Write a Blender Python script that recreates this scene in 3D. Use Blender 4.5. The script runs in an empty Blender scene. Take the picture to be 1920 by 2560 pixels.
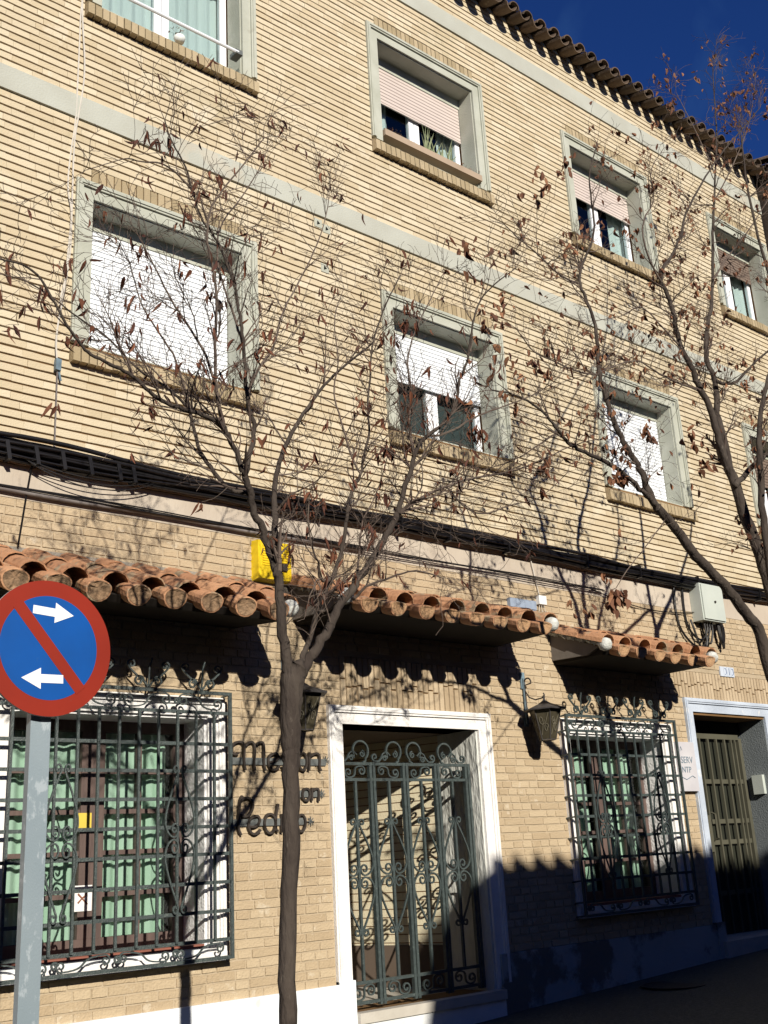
import bpy, math, random
from mathutils import Vector, Matrix
random.seed(11)
S = bpy.context.scene
COL = S.collection
PI = math.pi

# ------------------------------------------------------------------ camera, sky, sun, exposure
YAW, PITCH, ROLL = math.radians(40.75), math.radians(17.78), math.radians(-3.21)
FPX, CAMP = 2717.4, Vector((0, -7.2, 1.55))
ca, sa, cb, sb, cg, sg = math.cos(YAW), math.sin(YAW), math.cos(PITCH), math.sin(PITCH), math.cos(ROLL), math.sin(ROLL)
FW = Vector((sa*cb, ca*cb, sb)); r0 = Vector((ca, -sa, 0)); u0 = Vector((-sa*sb, -ca*sb, cb))
RT = cg*r0 + sg*u0; UP = -sg*r0 + cg*u0
cam_d = bpy.data.cameras.new('camera'); cam = bpy.data.objects.new('camera', cam_d); COL.objects.link(cam)
cam_d.sensor_fit = 'VERTICAL'; cam_d.sensor_height = 24; cam_d.lens = 24*FPX/2560
cam_d.clip_start = .05; cam_d.clip_end = 2000
cam.matrix_world = Matrix(((RT.x, UP.x, -FW.x, CAMP.x), (RT.y, UP.y, -FW.y, CAMP.y), (RT.z, UP.z, -FW.z, CAMP.z), (0, 0, 0, 1)))
S.camera = cam

SX, SZ = .33, .45                                        # sun travels (+SX, +1, -SZ) per metre towards the facade
sdir = Vector((SX, 1, -SZ)).normalized()
elev = math.asin(-sdir.z)
W = bpy.data.worlds.new('World'); S.world = W; W.use_nodes = True
nt = W.node_tree; nt.nodes.clear()
sky = nt.nodes.new('ShaderNodeTexSky'); sky.sky_type = 'NISHITA'; sky.sun_disc = False
sky.sun_elevation = elev
sky.sun_rotation = math.atan2(-sdir.x, -sdir.y)
sky.air_density = 1.0; sky.dust_density = .0; sky.ozone_density = 3.0; sky.altitude = 2500
bg = nt.nodes.new('ShaderNodeBackground'); bg.inputs[1].default_value = .05
wo = nt.nodes.new('ShaderNodeOutputWorld')
mxs = nt.nodes.new('ShaderNodeMix'); mxs.data_type = 'RGBA'; mxs.blend_type = 'MULTIPLY'; mxs.inputs[0].default_value = 1; mxs.inputs[7].default_value = (.30, .64, 1.38, 1)   # the deep winter blue of this sky
nt.links.new(sky.outputs[0], mxs.inputs[6]); tcw = nt.nodes.new('ShaderNodeTexCoord'); mpw = nt.nodes.new('ShaderNodeMapping'); mpw.inputs['Scale'].default_value = (3, 3, 1.2); nsw = nt.nodes.new('ShaderNodeTexNoise'); nsw.inputs['Scale'].default_value = 2.2; nsw.inputs['Detail'].default_value = 7; nsw.inputs['Distortion'].default_value = .6
rpw = nt.nodes.new('ShaderNodeMapRange'); rpw.inputs[1].default_value = .52; rpw.inputs[2].default_value = .80; rpw.inputs[4].default_value = .5; mxw = nt.nodes.new('ShaderNodeMix'); mxw.data_type = 'RGBA'; mxw.inputs[7].default_value = (1.0, 2.6, 5.5, 1)   # thin high wisps
nt.links.new(tcw.outputs['Generated'], mpw.inputs[0]); nt.links.new(mpw.outputs[0], nsw.inputs['Vector']); nt.links.new(nsw.outputs[0], rpw.inputs[0]); nt.links.new(rpw.outputs[0], mxw.inputs[0]); nt.links.new(mxs.outputs[2], mxw.inputs[6]); nt.links.new(mxw.outputs[2], bg.inputs[0]); nt.links.new(bg.outputs[0], wo.inputs[0])
sl = bpy.data.lights.new('sun', 'SUN'); sl.energy = 5; sl.angle = math.radians(.55); sl.color = (1, .93, .80)
so = bpy.data.objects.new('sun', sl); COL.objects.link(so)
so.rotation_euler = sdir.to_track_quat('-Z', 'Y').to_euler(); so.location = (0, -20, 20)
S.view_settings.view_transform = 'Standard'; S.view_settings.look = 'None'; S.view_settings.gamma = 1
S.view_settings.exposure = .31

# ------------------------------------------------------------------ helpers
def ray(x, y): return RT*((x-960)/FPX) - UP*((y-1280)/FPX) + FW
def at(x, y, Y=0.):
    d = ray(x, y); return CAMP + d*((Y-CAMP.y)/d.y)
def ground(x): return -.07 + .0446*max(-60, min(60, x))

def wloc(o):
    v = Vector((0, 0, 0))
    while o is not None: v = v + o.location; o = o.parent
    return v

class MB:
    def __init__(s): s.v = []; s.f = []; s.t = []; s.tone = None
    def add(s, vs, fs, tone=None):
        b = len(s.v); s.v += [tuple(v) for v in vs]; s.f += [tuple(i+b for i in f) for f in fs]
        s.t += [random.random() if tone is None else tone]*len(vs); return s
    def box(s, x0, x1, y0, y1, z0, z1, j=0, tone=None):
        r = lambda: random.uniform(-j, j) if j else 0
        vs = [(x+r(), y+r(), z+r()) for x in (x0, x1) for y in (y0, y1) for z in (z0, z1)]
        return s.add(vs, [(0, 1, 3, 2), (4, 6, 7, 5), (0, 4, 5, 1), (2, 3, 7, 6), (0, 2, 6, 4), (1, 5, 7, 3)], tone)
    def brick(s, x0, x1, yb, yf, z0, z1, ch=.003, j=.0015):
        r = lambda a=j: random.uniform(-a, a)
        dy = r(.0018)
        vs = [(x0, yb, z0), (x1, yb, z0), (x1, yb, z1), (x0, yb, z1)]
        n = 3
        bot = []; top = []
        for i in range(n+1):
            x = x0+ch+(x1-x0-2*ch)*i/n
            bot.append((x+(0 if i in (1, 2) else r()), yf+dy+r(.0008), z0+ch+r())); top.append((x, yf+dy+r(.0008), z1-ch+r()))
        vs += bot+top
        B, T = 4, 4+n+1
        fs = [(B+i, B+i+1, T+i+1, T+i) for i in range(n)]
        fs += [tuple([0, 1]+[B+i for i in range(n, -1, -1)]), tuple([2, 3]+[T+i for i in range(n+1)]), (1, 2, T+n, B+n), (3, 0, B, T)]
        return s.add(vs, fs)
    def obox(s, c, ax, hx, hy, hz, tone=None):
        c = Vector(c); X, Y, Z = ax
        vs = [c+X*(a*hx)+Y*(b*hy)+Z*(d*hz) for a in (-1, 1) for b in (-1, 1) for d in (-1, 1)]
        return s.add(vs, [(0, 1, 3, 2), (4, 6, 7, 5), (0, 4, 5, 1), (2, 3, 7, 6), (0, 2, 6, 4), (1, 5, 7, 3)], tone)
    def tube(s, pts, rad, n=6, cap=True, tone=None, flat=None):
        pts = [Vector(p) for p in pts]
        if len(pts) < 2: return s
        rs = rad if isinstance(rad, (list, tuple)) else [rad]*len(pts)
        up = Vector((0, 0, 1)); prev = None; vs = []
        for i, p in enumerate(pts):
            d = (pts[min(i+1, len(pts)-1)]-pts[max(i-1, 0)])
            if d.length < 1e-9: d = Vector((0, 0, 1))
            d.normalize()
            if prev is None:
                a = d.cross(Vector((0, 1, 0)) if abs(d.y) < .9 else Vector((1, 0, 0)))
            else:
                a = prev - d*prev.dot(d)
            if a.length < 1e-6: a = d.orthogonal()
            a.normalize(); prev = a; b = d.cross(a)
            for k in range(n):
                t = 2*PI*(k+.5)/n
                if flat: # a flat bar: flat = (width in plane, depth in Y)
                    yy = Vector((0, 1, 0)); q = d.cross(yy); q = q.normalized() if q.length > 1e-6 else a
                    vs.append(p + q*(math.cos(t)*1.414*flat[0]/2) + yy*(math.sin(t)*1.414*flat[1]/2))
                else: vs.append(p + a*(math.cos(t)*rs[i]) + b*(math.sin(t)*rs[i]))
        fs = []
        for i in range(len(pts)-1):
            for k in range(n):
                fs.append((i*n+k, i*n+(k+1) % n, (i+1)*n+(k+1) % n, (i+1)*n+k))
        if cap: fs += [tuple(range(n-1, -1, -1)), tuple((len(pts)-1)*n+k for k in range(n))]
        return s.add(vs, fs, tone)
    def lathe(s, c, prof, n=16, axis='z'):
        vs = []; fs = []
        for (r, h) in prof:
            for k in range(n):
                t = 2*PI*k/n
                o = Vector((r*math.cos(t), r*math.sin(t), h)) if axis == 'z' else Vector((r*math.cos(t), h, r*math.sin(t)))
                vs.append(Vector(c)+o)
        for i in range(len(prof)-1):
            for k in range(n): fs.append((i*n+k, i*n+(k+1) % n, (i+1)*n+(k+1) % n, (i+1)*n+k))
        fs += [tuple(range(n-1, -1, -1)), tuple((len(prof)-1)*n+k for k in range(n))]
        return s.add(vs, fs)
    def prism(s, poly, y0, y1):            # polygon in XZ extruded along Y
        n = len(poly); vs = [(x, y0, z) for x, z in poly]+[(x, y1, z) for x, z in poly]
        fs = [tuple(range(n)), tuple(range(2*n-1, n-1, -1))]+[(i, i+n, (i+1) % n+n, (i+1) % n) for i in range(n)]
        return s.add(vs, fs)
    def prismx(s, poly, x0, x1):           # polygon in YZ extruded along X
        n = len(poly); vs = [(x0, y, z) for y, z in poly]+[(x1, y, z) for y, z in poly]
        fs = [tuple(range(n)), tuple(range(2*n-1, n-1, -1))]+[(i, i+n, (i+1) % n+n, (i+1) % n) for i in range(n)]
        return s.add(vs, fs)
    def build(s, name, mat, parent=None, smooth=False, loc=None):
        me = bpy.data.meshes.new(name)
        off = wloc(parent) if parent else Vector((0, 0, 0))
        if loc is not None: off = Vector(loc)
        me.from_pydata([(v[0]-off.x, v[1]-off.y, v[2]-off.z) for v in s.v], [], s.f)
        at_ = me.attributes.new('tone', 'FLOAT', 'POINT'); at_.data.foreach_set('value', s.t)
        me.materials.append(mat); me.update()
        if smooth: me.shade_smooth()
        o = bpy.data.objects.new(name, me); COL.objects.link(o)
        if parent: o.parent = parent
        elif loc is not None: o.location = loc
        return o

def tag(o, label=None, cat=None, group=None, kind=None):
    if label: o['label'] = label
    if cat: o['category'] = cat
    if group: o['group'] = group
    if kind: o['kind'] = kind
    return o
def empty(name, loc, label, cat, group=None):
    o = bpy.data.objects.new(name, None); COL.objects.link(o); o.location = loc; o.empty_display_size = .2
    return tag(o, label, cat, group)
def recalc(o):
    import bmesh
    b = bmesh.new(); b.from_mesh(o.data); bmesh.ops.recalc_face_normals(b, faces=b.faces); b.to_mesh(o.data); b.free(); return o

# ------------------------------------------------------------------ materials
def mat(name, c1, c2=None, scale=8, rough=.85, bump=0, bscale=60, tone=None, metal=0, detail=5, spots=None, spec=.3, stretch=None, wave=None):
    m = bpy.data.materials.new(name); m.use_nodes = True; n = m.node_tree.nodes; l = m.node_tree.links
    p = n['Principled BSDF']; p.inputs['Roughness'].default_value = rough; p.inputs['Metallic'].default_value = metal
    p.inputs['Specular IOR Level'].default_value = spec
    tc = n.new('ShaderNodeTexCoord'); vec = tc.outputs['Object']
    if stretch:
        mp = n.new('ShaderNodeMapping'); mp.inputs['Scale'].default_value = stretch; l.new(vec, mp.inputs[0]); vec = mp.outputs[0]
    out = None
    if c2 is None: c2 = tuple(c*.85 for c in c1)
    ns = n.new('ShaderNodeTexNoise'); ns.inputs['Scale'].default_value = scale; ns.inputs['Detail'].default_value = detail; l.new(vec, ns.inputs['Vector'])
    rp = n.new('ShaderNodeValToRGB'); rp.color_ramp.elements[0].position = .3; rp.color_ramp.elements[1].position = .7
    rp.color_ramp.elements[0].color = (*c1, 1); rp.color_ramp.elements[1].color = (*c2, 1); l.new(ns.outputs[0], rp.inputs[0])
    out = rp.outputs[0]
    def mixc(fac, a, b, blend='MIX'):
        mx = n.new('ShaderNodeMix'); mx.data_type = 'RGBA'; mx.blend_type = blend
        for sck, v in ((mx.inputs[0], fac), (mx.inputs[6], a), (mx.inputs[7], b)):
            if hasattr(v, 'links'): l.new(v, sck)
            elif isinstance(v, tuple): sck.default_value = (*v, 1)
            else: sck.default_value = v
        return mx.outputs[2]
    if tone:      # tone = (dark colour, light colour): every brick or tile its own shade
        a = n.new('ShaderNodeAttribute'); a.attribute_name = 'tone'
        r2 = n.new('ShaderNodeValToRGB'); r2.color_ramp.elements[0].color = (*tone[0], 1); r2.color_ramp.elements[1].color = (*tone[1], 1)
        l.new(a.outputs['Fac'], r2.inputs[0]); out = mixc(.55, out, r2.outputs[0])
    if spots:     # (colour, scale, threshold, strength)
        for (sc_, ss, th, st) in spots:
            s2 = n.new('ShaderNodeTexNoise'); s2.inputs['Scale'].default_value = ss; s2.inputs['Detail'].default_value = 7; s2.inputs['Roughness'].default_value = .65; l.new(vec, s2.inputs['Vector'])
            mr = n.new('ShaderNodeMapRange'); mr.inputs[1].default_value = th; mr.inputs[2].default_value = th+.06; mr.inputs[4].default_value = st; l.new(s2.outputs[0], mr.inputs[0])
            out = mixc(mr.outputs[0], out, sc_)
    l.new(out, p.inputs['Base Color'])
    if bump:
        b = n.new('ShaderNodeTexNoise'); b.inputs['Scale'].default_value = bscale; b.inputs['Detail'].default_value = 6; l.new(vec, b.inputs['Vector'])
        bp = n.new('ShaderNodeBump'); bp.inputs['Strength'].default_value = bump; bp.inputs['Distance'].default_value = .01
        l.new(b.outputs[0], bp.inputs['Height']); l.new(bp.outputs[0], p.inputs['Normal'])
    return m
M = {}
M['brick_up'] = mat('upper_brick', (.57, .48, .335), (.50, .415, .275), 1.3, .9, .5, 90, tone=((.47, .385, .26), (.64, .57, .44)), spots=[((.40, .34, .22), 1.2, .58, .40), ((.70, .64, .52), 2.2, .60, .40), ((.50, .43, .30), 9, .64, .4)])
M['joint_up'] = mat('upper_joint', (.20, .115, .05), (.15, .085, .035), 3, .95)
M['brick_lo'] = mat('lower_brick', (.46, .365, .245), (.39, .30, .195), 2.2, .9, .9, 60, tone=((.37, .28, .18), (.52, .42, .29)), spots=[((.24, .20, .15), 2.6, .62, .35), ((.60, .53, .42), 7, .60, .5)])
M['joint_lo'] = mat('lower_mortar', (.44, .36, .26), (.36, .29, .20), 6, .95, .6, 70)
M['soldier'] = mat('soldier_brick', (.40, .32, .20), (.32, .25, .15), 3, .9, .6, 70, tone=((.28, .22, .13), (.48, .39, .26)), spots=[((.20, .17, .11), 4, .6, .4)])
M['soldier_lo'] = mat('soldier_brick_low', (.46, .36, .25), (.38, .29, .19), 3, .9, .6, 70, tone=((.33, .25, .16), (.54, .44, .31)), spots=[((.16, .11, .08), 5, .66, .5)])
M['concrete'] = mat('concrete_band', (.44, .45, .40), (.37, .37, .32), 2.2, .9, .4, 60, spots=[((.50, .43, .33), 1.3, .58, .4)])
M['plaster_band'] = mat('plaster_band', (.50, .44, .37), (.40, .34, .28), 2.5, .9, .5, 40, spots=[((.24, .19, .15), 3.5, .62, .4)], stretch=(1, 1, .35))
M['casing'] = mat('casing_stone', (.45, .46, .40), (.36, .37, .31), 4, .85, .4, 70, spots=[((.26, .24, .19), 5, .66, .35)])
M['white_stucco'] = mat('white_stucco', (.82, .82, .84), (.75, .75, .76), 5, .85, 1.1, 45)
M['white_casing'] = mat('white_casing', (.80, .79, .79), (.70, .68, .66), 4, .8, .5, 60, spots=[((.55, .52, .48), 3, .66, .3)])
M['blue_casing'] = mat('blue_casing', (.50, .56, .66), (.38, .43, .52), 3, .8, .5, 40, spots=[((.70, .70, .70), 4, .6, .5)])
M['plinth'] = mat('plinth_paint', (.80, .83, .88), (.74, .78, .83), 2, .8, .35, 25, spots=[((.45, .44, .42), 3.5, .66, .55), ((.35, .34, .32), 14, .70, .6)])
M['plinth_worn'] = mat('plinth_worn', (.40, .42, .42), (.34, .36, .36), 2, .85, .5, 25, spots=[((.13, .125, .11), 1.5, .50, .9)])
M['shutter_pink'] = mat('shutter_pink', (.58, .50, .46), (.53, .455, .42), 2, .6)
M['shutter_white'] = mat('shutter_white', (.80, .83, .87), (.75, .78, .82), 2, .5)
M['shutter_brown'] = mat('shutter_brown', (.20, .15, .12), (.16, .12, .10), 2, .6)
M['groove'] = mat('shutter_groove', (.22, .16, .15), None, 3, .9)
M['groove_white'] = mat('shutter_groove_pale', (.45, .48, .52), None, 3, .9)
M['white_frame'] = mat('white_frame', (.85, .87, .90), (.80, .82, .86), 3, .4)
M['curtain'] = mat('curtain', (.84, .86, .84), (.72, .75, .73), 3, .9, .5, 8, stretch=(6, 1, .3))
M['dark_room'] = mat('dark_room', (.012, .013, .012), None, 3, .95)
M['grey_blind'] = mat('grey_blind', (.10, .11, .11), (.07, .08, .08), 2, .8)
M['wood'] = mat('dark_wood', (.125, .085, .075), (.08, .055, .05), 4, .6, .4, 40, stretch=(6, 6, .6))
M['mint'] = mat('mint_curtain', (.78, .90, .74), (.58, .76, .56), 2, .9, .6, 5, stretch=(7, 1, .25))
M['sill_tile'] = mat('sill_tile', (.28, .10, .07), (.20, .08, .06), 6, .6)
M['tile'] = mat('clay_tile', (.50, .255, .135), (.38, .18, .095), 9, .85, .8, 40, tone=((.32, .17, .10), (.56, .33, .19)), spots=[((.30, .27, .19), 5, .55, .7), ((.12, .10, .08), 9, .62, .7)])
M['tile_roof'] = mat('weathered_roof_tile', (.12, .09, .06), (.08, .06, .045), 7, .9, .8, 40, tone=((.06, .045, .035), (.17, .115, .08)), spots=[((.26, .23, .17), 8, .62, .5)])
M['mortar'] = mat('roof_mortar', (.30, .27, .23), (.22, .20, .17), 12, .95, 1, 50)
M['end_mortar'] = mat('tile_end_mortar', (.33, .21, .125), (.20, .135, .085), 18, .95, 1, 60, spots=[((.14, .12, .09), 14, .62, .6)])
M['tile_face'] = mat('tile_end_face', (.47, .29, .16), (.36, .22, .125), 14, .95, 1, 60, spots=[((.22, .18, .12), 12, .62, .6)])
M['white_mortar'] = mat('white_mortar', (.62, .64, .62), (.36, .36, .34), 22, .95, 1, 60)
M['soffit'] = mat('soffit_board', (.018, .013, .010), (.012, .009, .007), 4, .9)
M['gable'] = mat('gable_board', (.17, .15, .135), (.13, .115, .10), 5, .9, .3, 40)
M['iron'] = mat('wrought_iron', (.055, .074, .074), (.034, .045, .046), 25, .45, .5, 120, spec=.6, spots=[((.13, .155, .145), 30, .6, .45)])
M['black_iron'] = mat('black_iron', (.035, .028, .024), (.05, .04, .035), 20, .55, .3, 100)
M['bar_grey'] = mat('mount_bar', (.15, .16, .16), (.10, .11, .11), 10, .6)
M['galv'] = mat('galvanised_steel', (.23, .29, .335), (.28, .34, .385), 3, .45, .15, 200, metal=.3, spots=[((.42, .48, .53), 15, .55, .8), ((.17, .22, .26), 9, .62, .6)], stretch=(1, 1, .55))
M['sign_red'] = mat('sign_red', (.255, .022, .010), (.215, .019, .009), 5, .5, spots=[((.20, .05, .035), 30, .66, .5)])
M['sign_blue'] = mat('sign_blue', (.002, .075, .33), (.003, .062, .265), 5, .5, spots=[((.02, .09, .27), 26, .66, .5)])
M['sign_white'] = mat('sign_white', (.85, .86, .88), None, 2, .5)
M['sign_grey'] = mat('sign_back', (.35, .36, .37), None, 2, .5)
M['cable'] = mat('black_cable', (.009, .008, .009), (.005, .0045, .005), 8, .38, spec=.5)
M['conduit'] = mat('grey_conduit', (.24, .22, .21), (.12, .10, .10), 5, .5)
M['cord'] = mat('white_cord', (.62, .58, .52), None, 8, .7)
M['yellow'] = mat('yellow_plastic', (.78, .56, .02), (.72, .50, .015), 4, .45)
M['cabinet'] = mat('grey_cabinet', (.50, .54, .50), (.44, .48, .45), 4, .55)
M['white_plastic'] = mat('white_plastic', (.78, .79, .80), None, 4, .5)
M['bark'] = mat('bark', (.036, .027, .023), (.072, .058, .048), 14, .95, 1.6, 38, spots=[((.17, .145, .12), 22, .62, .5), ((.03, .022, .018), 11, .62, .6)], stretch=(1, 1, .35))
M['twig'] = mat('twig_bark', (.075, .052, .044), (.14, .11, .09), 6, .9)
M['leaf'] = mat('dry_leaf', (.12, .045, .025), (.065, .025, .018), 5, .8, tone=((.035, .014, .014), (.20, .075, .035)))
M['leaf_tan'] = mat('tan_dry_leaf', (.20, .085, .045), (.12, .05, .03), 5, .8, tone=((.07, .028, .02), (.32, .16, .08)))
M['plant'] = mat('pale_leaf', (.30, .33, .20), (.16, .20, .10), 6, .6)
M['plant_red'] = mat('red_plant', (.25, .06, .03), (.08, .10, .03), 16, .7)
M['planter'] = mat('planter_clay', (.40, .31, .23), (.34, .26, .19), 4, .7)
M['pavement'] = mat('pavement', (.075, .08, .07), (.045, .05, .04), 30, .95, .9, 60, spots=[((.13, .13, .11), 45, .56, .5)])
M['asphalt'] = mat('asphalt', (.035, .035, .035), (.028, .028, .028), 30, .95, .6, 90)
M['kerb'] = mat('kerb_stone', (.25, .25, .24), None, 6, .9, .4, 50)
M['step'] = mat('step_stone', (.50, .47, .42), (.42, .39, .34), 6, .8, .3, 50)
M['step_side'] = mat('step_side', (.70, .72, .74), (.62, .64, .66), 6, .8, .3, 50)
M['cream_brick'] = mat('cream_brick', (.66, .60, .44), (.60, .53, .38), 2, .85, .4, 60)
M['cream_joint'] = mat('cream_joint', (.30, .16, .08), None, 4, .9)
M['stucco_grey'] = mat('rough_stucco', (.62, .63, .60), (.54, .55, .52), 6, .95, 2.5, 14, stretch=(1.5, 1.5, .5))
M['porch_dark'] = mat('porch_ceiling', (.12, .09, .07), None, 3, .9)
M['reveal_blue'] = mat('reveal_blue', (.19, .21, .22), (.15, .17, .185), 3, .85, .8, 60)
M['brass'] = mat('brown_aluminium', (.12, .115, .085), (.09, .088, .065), 4, .45, metal=.2)
M['olive_glass'] = mat('door_backing', (.030, .032, .024), None, 3, .3)
M['marble'] = mat('plaque_marble', (.56, .55, .58), (.46, .45, .49), 4, .4, spots=[((.52, .50, .52), 4, .62, .4)])
M['ink'] = mat('faded_ink', (.16, .22, .28), None, 10, .8)
M['tile_white'] = mat('glazed_tile', (.55, .60, .70), (.46, .52, .62), 8, .3)
M['vent_grey'] = mat('vent_grey', (.30, .36, .46), (.24, .29, .38), 8, .4)
M['tile_ink'] = mat('glazed_blue', (.12, .17, .30), None, 8, .3)
M['amber'] = mat('lantern_glass', (.06, .052, .034), (.04, .034, .022), 12, .35)
M['lamp_metal'] = mat('lantern_metal', (.07, .065, .065), (.045, .042, .045), 12, .5)
M['lamp_scroll'] = mat('lantern_scroll', (.15, .135, .10), None, 12, .5)
M['bracket'] = mat('bracket_paint', (.18, .26, .32), (.10, .14, .17), 14, .5)
M['far_wall'] = mat('far_wall', (.10, .08, .06), (.08, .06, .045), 2, .9, .5, 30)
M['dark_brown'] = mat('neighbour_wall', (.050, .036, .028), (.035, .026, .020), 3, .9, .5, 40)
M['flat_disc'] = mat('dark_disc', (.02, .02, .02), None, 8, .7)  # even dark colour of the flat pavement disc
M['paper'] = mat('paper', (.80, .80, .80), None, 3, .8)
M['brown_print'] = mat('brown_print', (.25, .10, .06), None, 3, .8)
M['yellow_print'] = mat('yellow_print', (.65, .50, .08), None, 3, .8)

def glass(name, tint=(.8, .85, .85), mixf=.05):
    m = bpy.data.materials.new(name); m.use_nodes = True; n = m.node_tree.nodes; l = m.node_tree.links; n.clear()
    o = n.new('ShaderNodeOutputMaterial'); mx = n.new('ShaderNodeMixShader'); t = n.new('ShaderNodeBsdfTransparent'); g = n.new('ShaderNodeBsdfGlossy')
    t.inputs[0].default_value = (*tint, 1); g.inputs['Roughness'].default_value = .03; g.inputs[0].default_value = (.9, .92, .9, 1); mx.inputs[0].default_value = mixf
    l.new(t.outputs[0], mx.inputs[1]); l.new(g.outputs[0], mx.inputs[2]); l.new(mx.outputs[0], o.inputs[0]); return m
M['glass'] = glass('window_glass')

# ------------------------------------------------------------------ ground, road
def sheet(name, x0, x1, y0, y1, dz, m, th=.25, nx=60):
    b = MB(); vs = []; fs = []
    xs = [x0+(x1-x0)*i/nx for i in range(nx+1)]
    for x in xs:
        z = ground(x)+dz; vs += [(x, y0, z), (x, y1, z), (x, y0, z-th), (x, y1, z-th)]
    for i in range(nx):
        a = 4*i; c = a+4
        fs += [(a, c, c+1, a+1), (a+2, a+3, c+3, c+2), (a, a+2, c+2, c), (a+1, c+1, c+3, a+3)]
    fs += [(0, 1, 3, 2), (4*nx, 4*nx+2, 4*nx+3, 4*nx+1)]
    b.add(vs, fs); return tag(b.build(name, m), kind='structure')
sheet('ground', -400, 400, -400, 400, -.40, M['asphalt'], .1, 200)
sheet('road', -80, 80, -9.3, -3.35, -.12, M['asphalt'])
sheet('pavement', -80, 80, -3.2, 3, 0, M['pavement'])
sheet('kerb', -80, 80, -3.35, -3.2, .004, M['kerb'])
sheet('far_pavement', -80, 80, -14, -9.3, 0, M['pavement'])

# ------------------------------------------------------------------ the building
XL, XR, ZB, ZT = -1.5, 14.22, -.6, 11.55
BLD = empty('brick_building', (6.3, 0, .2), 'tall cream brick apartment building with tiled eaves, barred ground floor windows and white plinth', 'building')
UW = [  # name, x0, x1 (casing outside), sill bottom, casing top
    (3.14, 4.88, 8.54, 10.19), (6.31, 8.05, 8.54, 10.19), (9.46, 11.2, 8.54, 10.19), (12.6, 14.15, 8.54, 10.19),
    (3.12, 4.84, 5.28, 6.92), (6.30, 8.0, 5.28, 6.92), (9.50, 11.17, 5.28, 6.92), (12.62, 14.15, 5.28, 6.92)]
CW = .15; SH = .18
holes = [(x0+CW, x1-CW, zs+SH, zt-CW) for x0, x1, zs, zt in UW]
D1 = (5.60, 7.18, .44, 2.66); D2 = (10.58, 12.05, .55, 2.93); G1 = (2.80, 4.32, 1.02, 2.66); G2 = (8.44, 9.98, 1.02, 2.66)
holes += [D1, D2, G1, G2]
blocks = [(x0, x1, zs, zt) for x0, x1, zs, zt in UW] + [(x0+.13, x1-.12, zt, zt+.14) for x0, x1, zs, zt in UW]
blocks += [(5.45, 7.33, -1, 2.80), (5.60, 7.22, 2.80, 3.22), (10.43, 12.2, -1, 3.11), (10.32, 12.3, 3.11, 3.42), (2.66, 4.46, .95, 2.80), (8.30, 10.12, .95, 2.80)]
# wall core with openings
def core(y0, y1, name, m, x_rng=(XL, XR), z_rng=(ZB, ZT), hs=holes):
    b = MB(); zs = sorted({z_rng[0], z_rng[1]} | {z for h in hs for z in h[2:4]})
    for za, zb in zip(zs, zs[1:]):
        cuts = sorted([(h[0], h[1]) for h in hs if h[2] <= za+1e-6 and h[3] >= zb-1e-6])
        x = x_rng[0]
        for a, c in cuts:
            if a > x: b.box(x, a, y0, y1, za, zb)
            x = c
        if x < x_rng[1]: b.box(x, x_rng[1], y0, y1, za, zb)
    return b
WALL = core(.0, .40, 'wall', None).build('wall', M['joint_up'], BLD)
def spans(x0, x1, z0, z1, extra=()):
    cuts = sorted([(b[0], b[1]) for b in list(blocks)+list(extra) if b[2] < z1-.012 and b[3] > z0+.012]); out = []; x = x0
    for a, c in cuts:
        if a > x: out.append((x, a))
        x = max(x, c)
    if x < x1: out.append((x, x1))
    return out
def courses(name, z0, z1, pitch, jh, yf, lens, m, ch, vgap, jit):
    b = MB(); n = round((z1-z0)/pitch); pitch = (z1-z0)/n
    for i in range(n):
        za, zb = z0+i*pitch+jh/2, z0+(i+1)*pitch-jh/2
        for (a, c) in spans(XL, XR, za, zb):
            x = a; first = True
            while x < c-.001:
                L = random.choice(lens)*random.uniform(.95, 1.05)
                if first: L *= random.uniform(.3, 1); first = False
                e = min(x+L, c)
                if c-e < .05: e = c
                b.brick(x+vgap/2, e-vgap/2, .0, yf, za, zb, ch, jit); x = e
    return b.build(name, m, WALL)
courses('brick_courses', 7.70, 10.75, .070, .0145, -.015, [.24], M['brick_up'], .0012, 0, .0016)
courses('brick_courses', 4.38, 7.48, .070, .0145, -.015, [.24], M['brick_up'], .0012, 0, .0016)
courses('brick_courses', 11.0, ZT, .070, .0145, -.015, [.24], M['brick_up'], .0012, 0, .0016)
# mortar behind the lower courses sits a little proud of the core
jl = core(-.007, .0, 'm', None, (XL, XR), (.4, 4.14), [b for b in blocks if b[3] < 4]).build('mortar_bed', M['joint_lo'], WALL)
courses('brick_courses', .66, 4.13, .0665, .010, -.015, [.25, .122, .122], M['brick_lo'], .003, .009, .0024)
for nm, za, zb, mm, pr in (('concrete_band', 7.483, 7.70, 'concrete', -.034), ('concrete_band', 10.75, 10.99, 'concrete', -.034), ('plaster_band', 4.13, 4.38, 'plaster_band', -.012)):
    MB().box(XL, XR, pr, 0, za, zb).build(nm, M[mm], BLD)
# grey render patches above the canopies
MB().box(1.0, 4.9, -.018, -.001, 3.66, 3.775).box(5.05, 7.75, -.018, -.001, 3.70, 3.80).box(8.25, 10.3, -.018, -.001, 3.60, 3.70).build('render_strip', M['mortar'], BLD)

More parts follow.
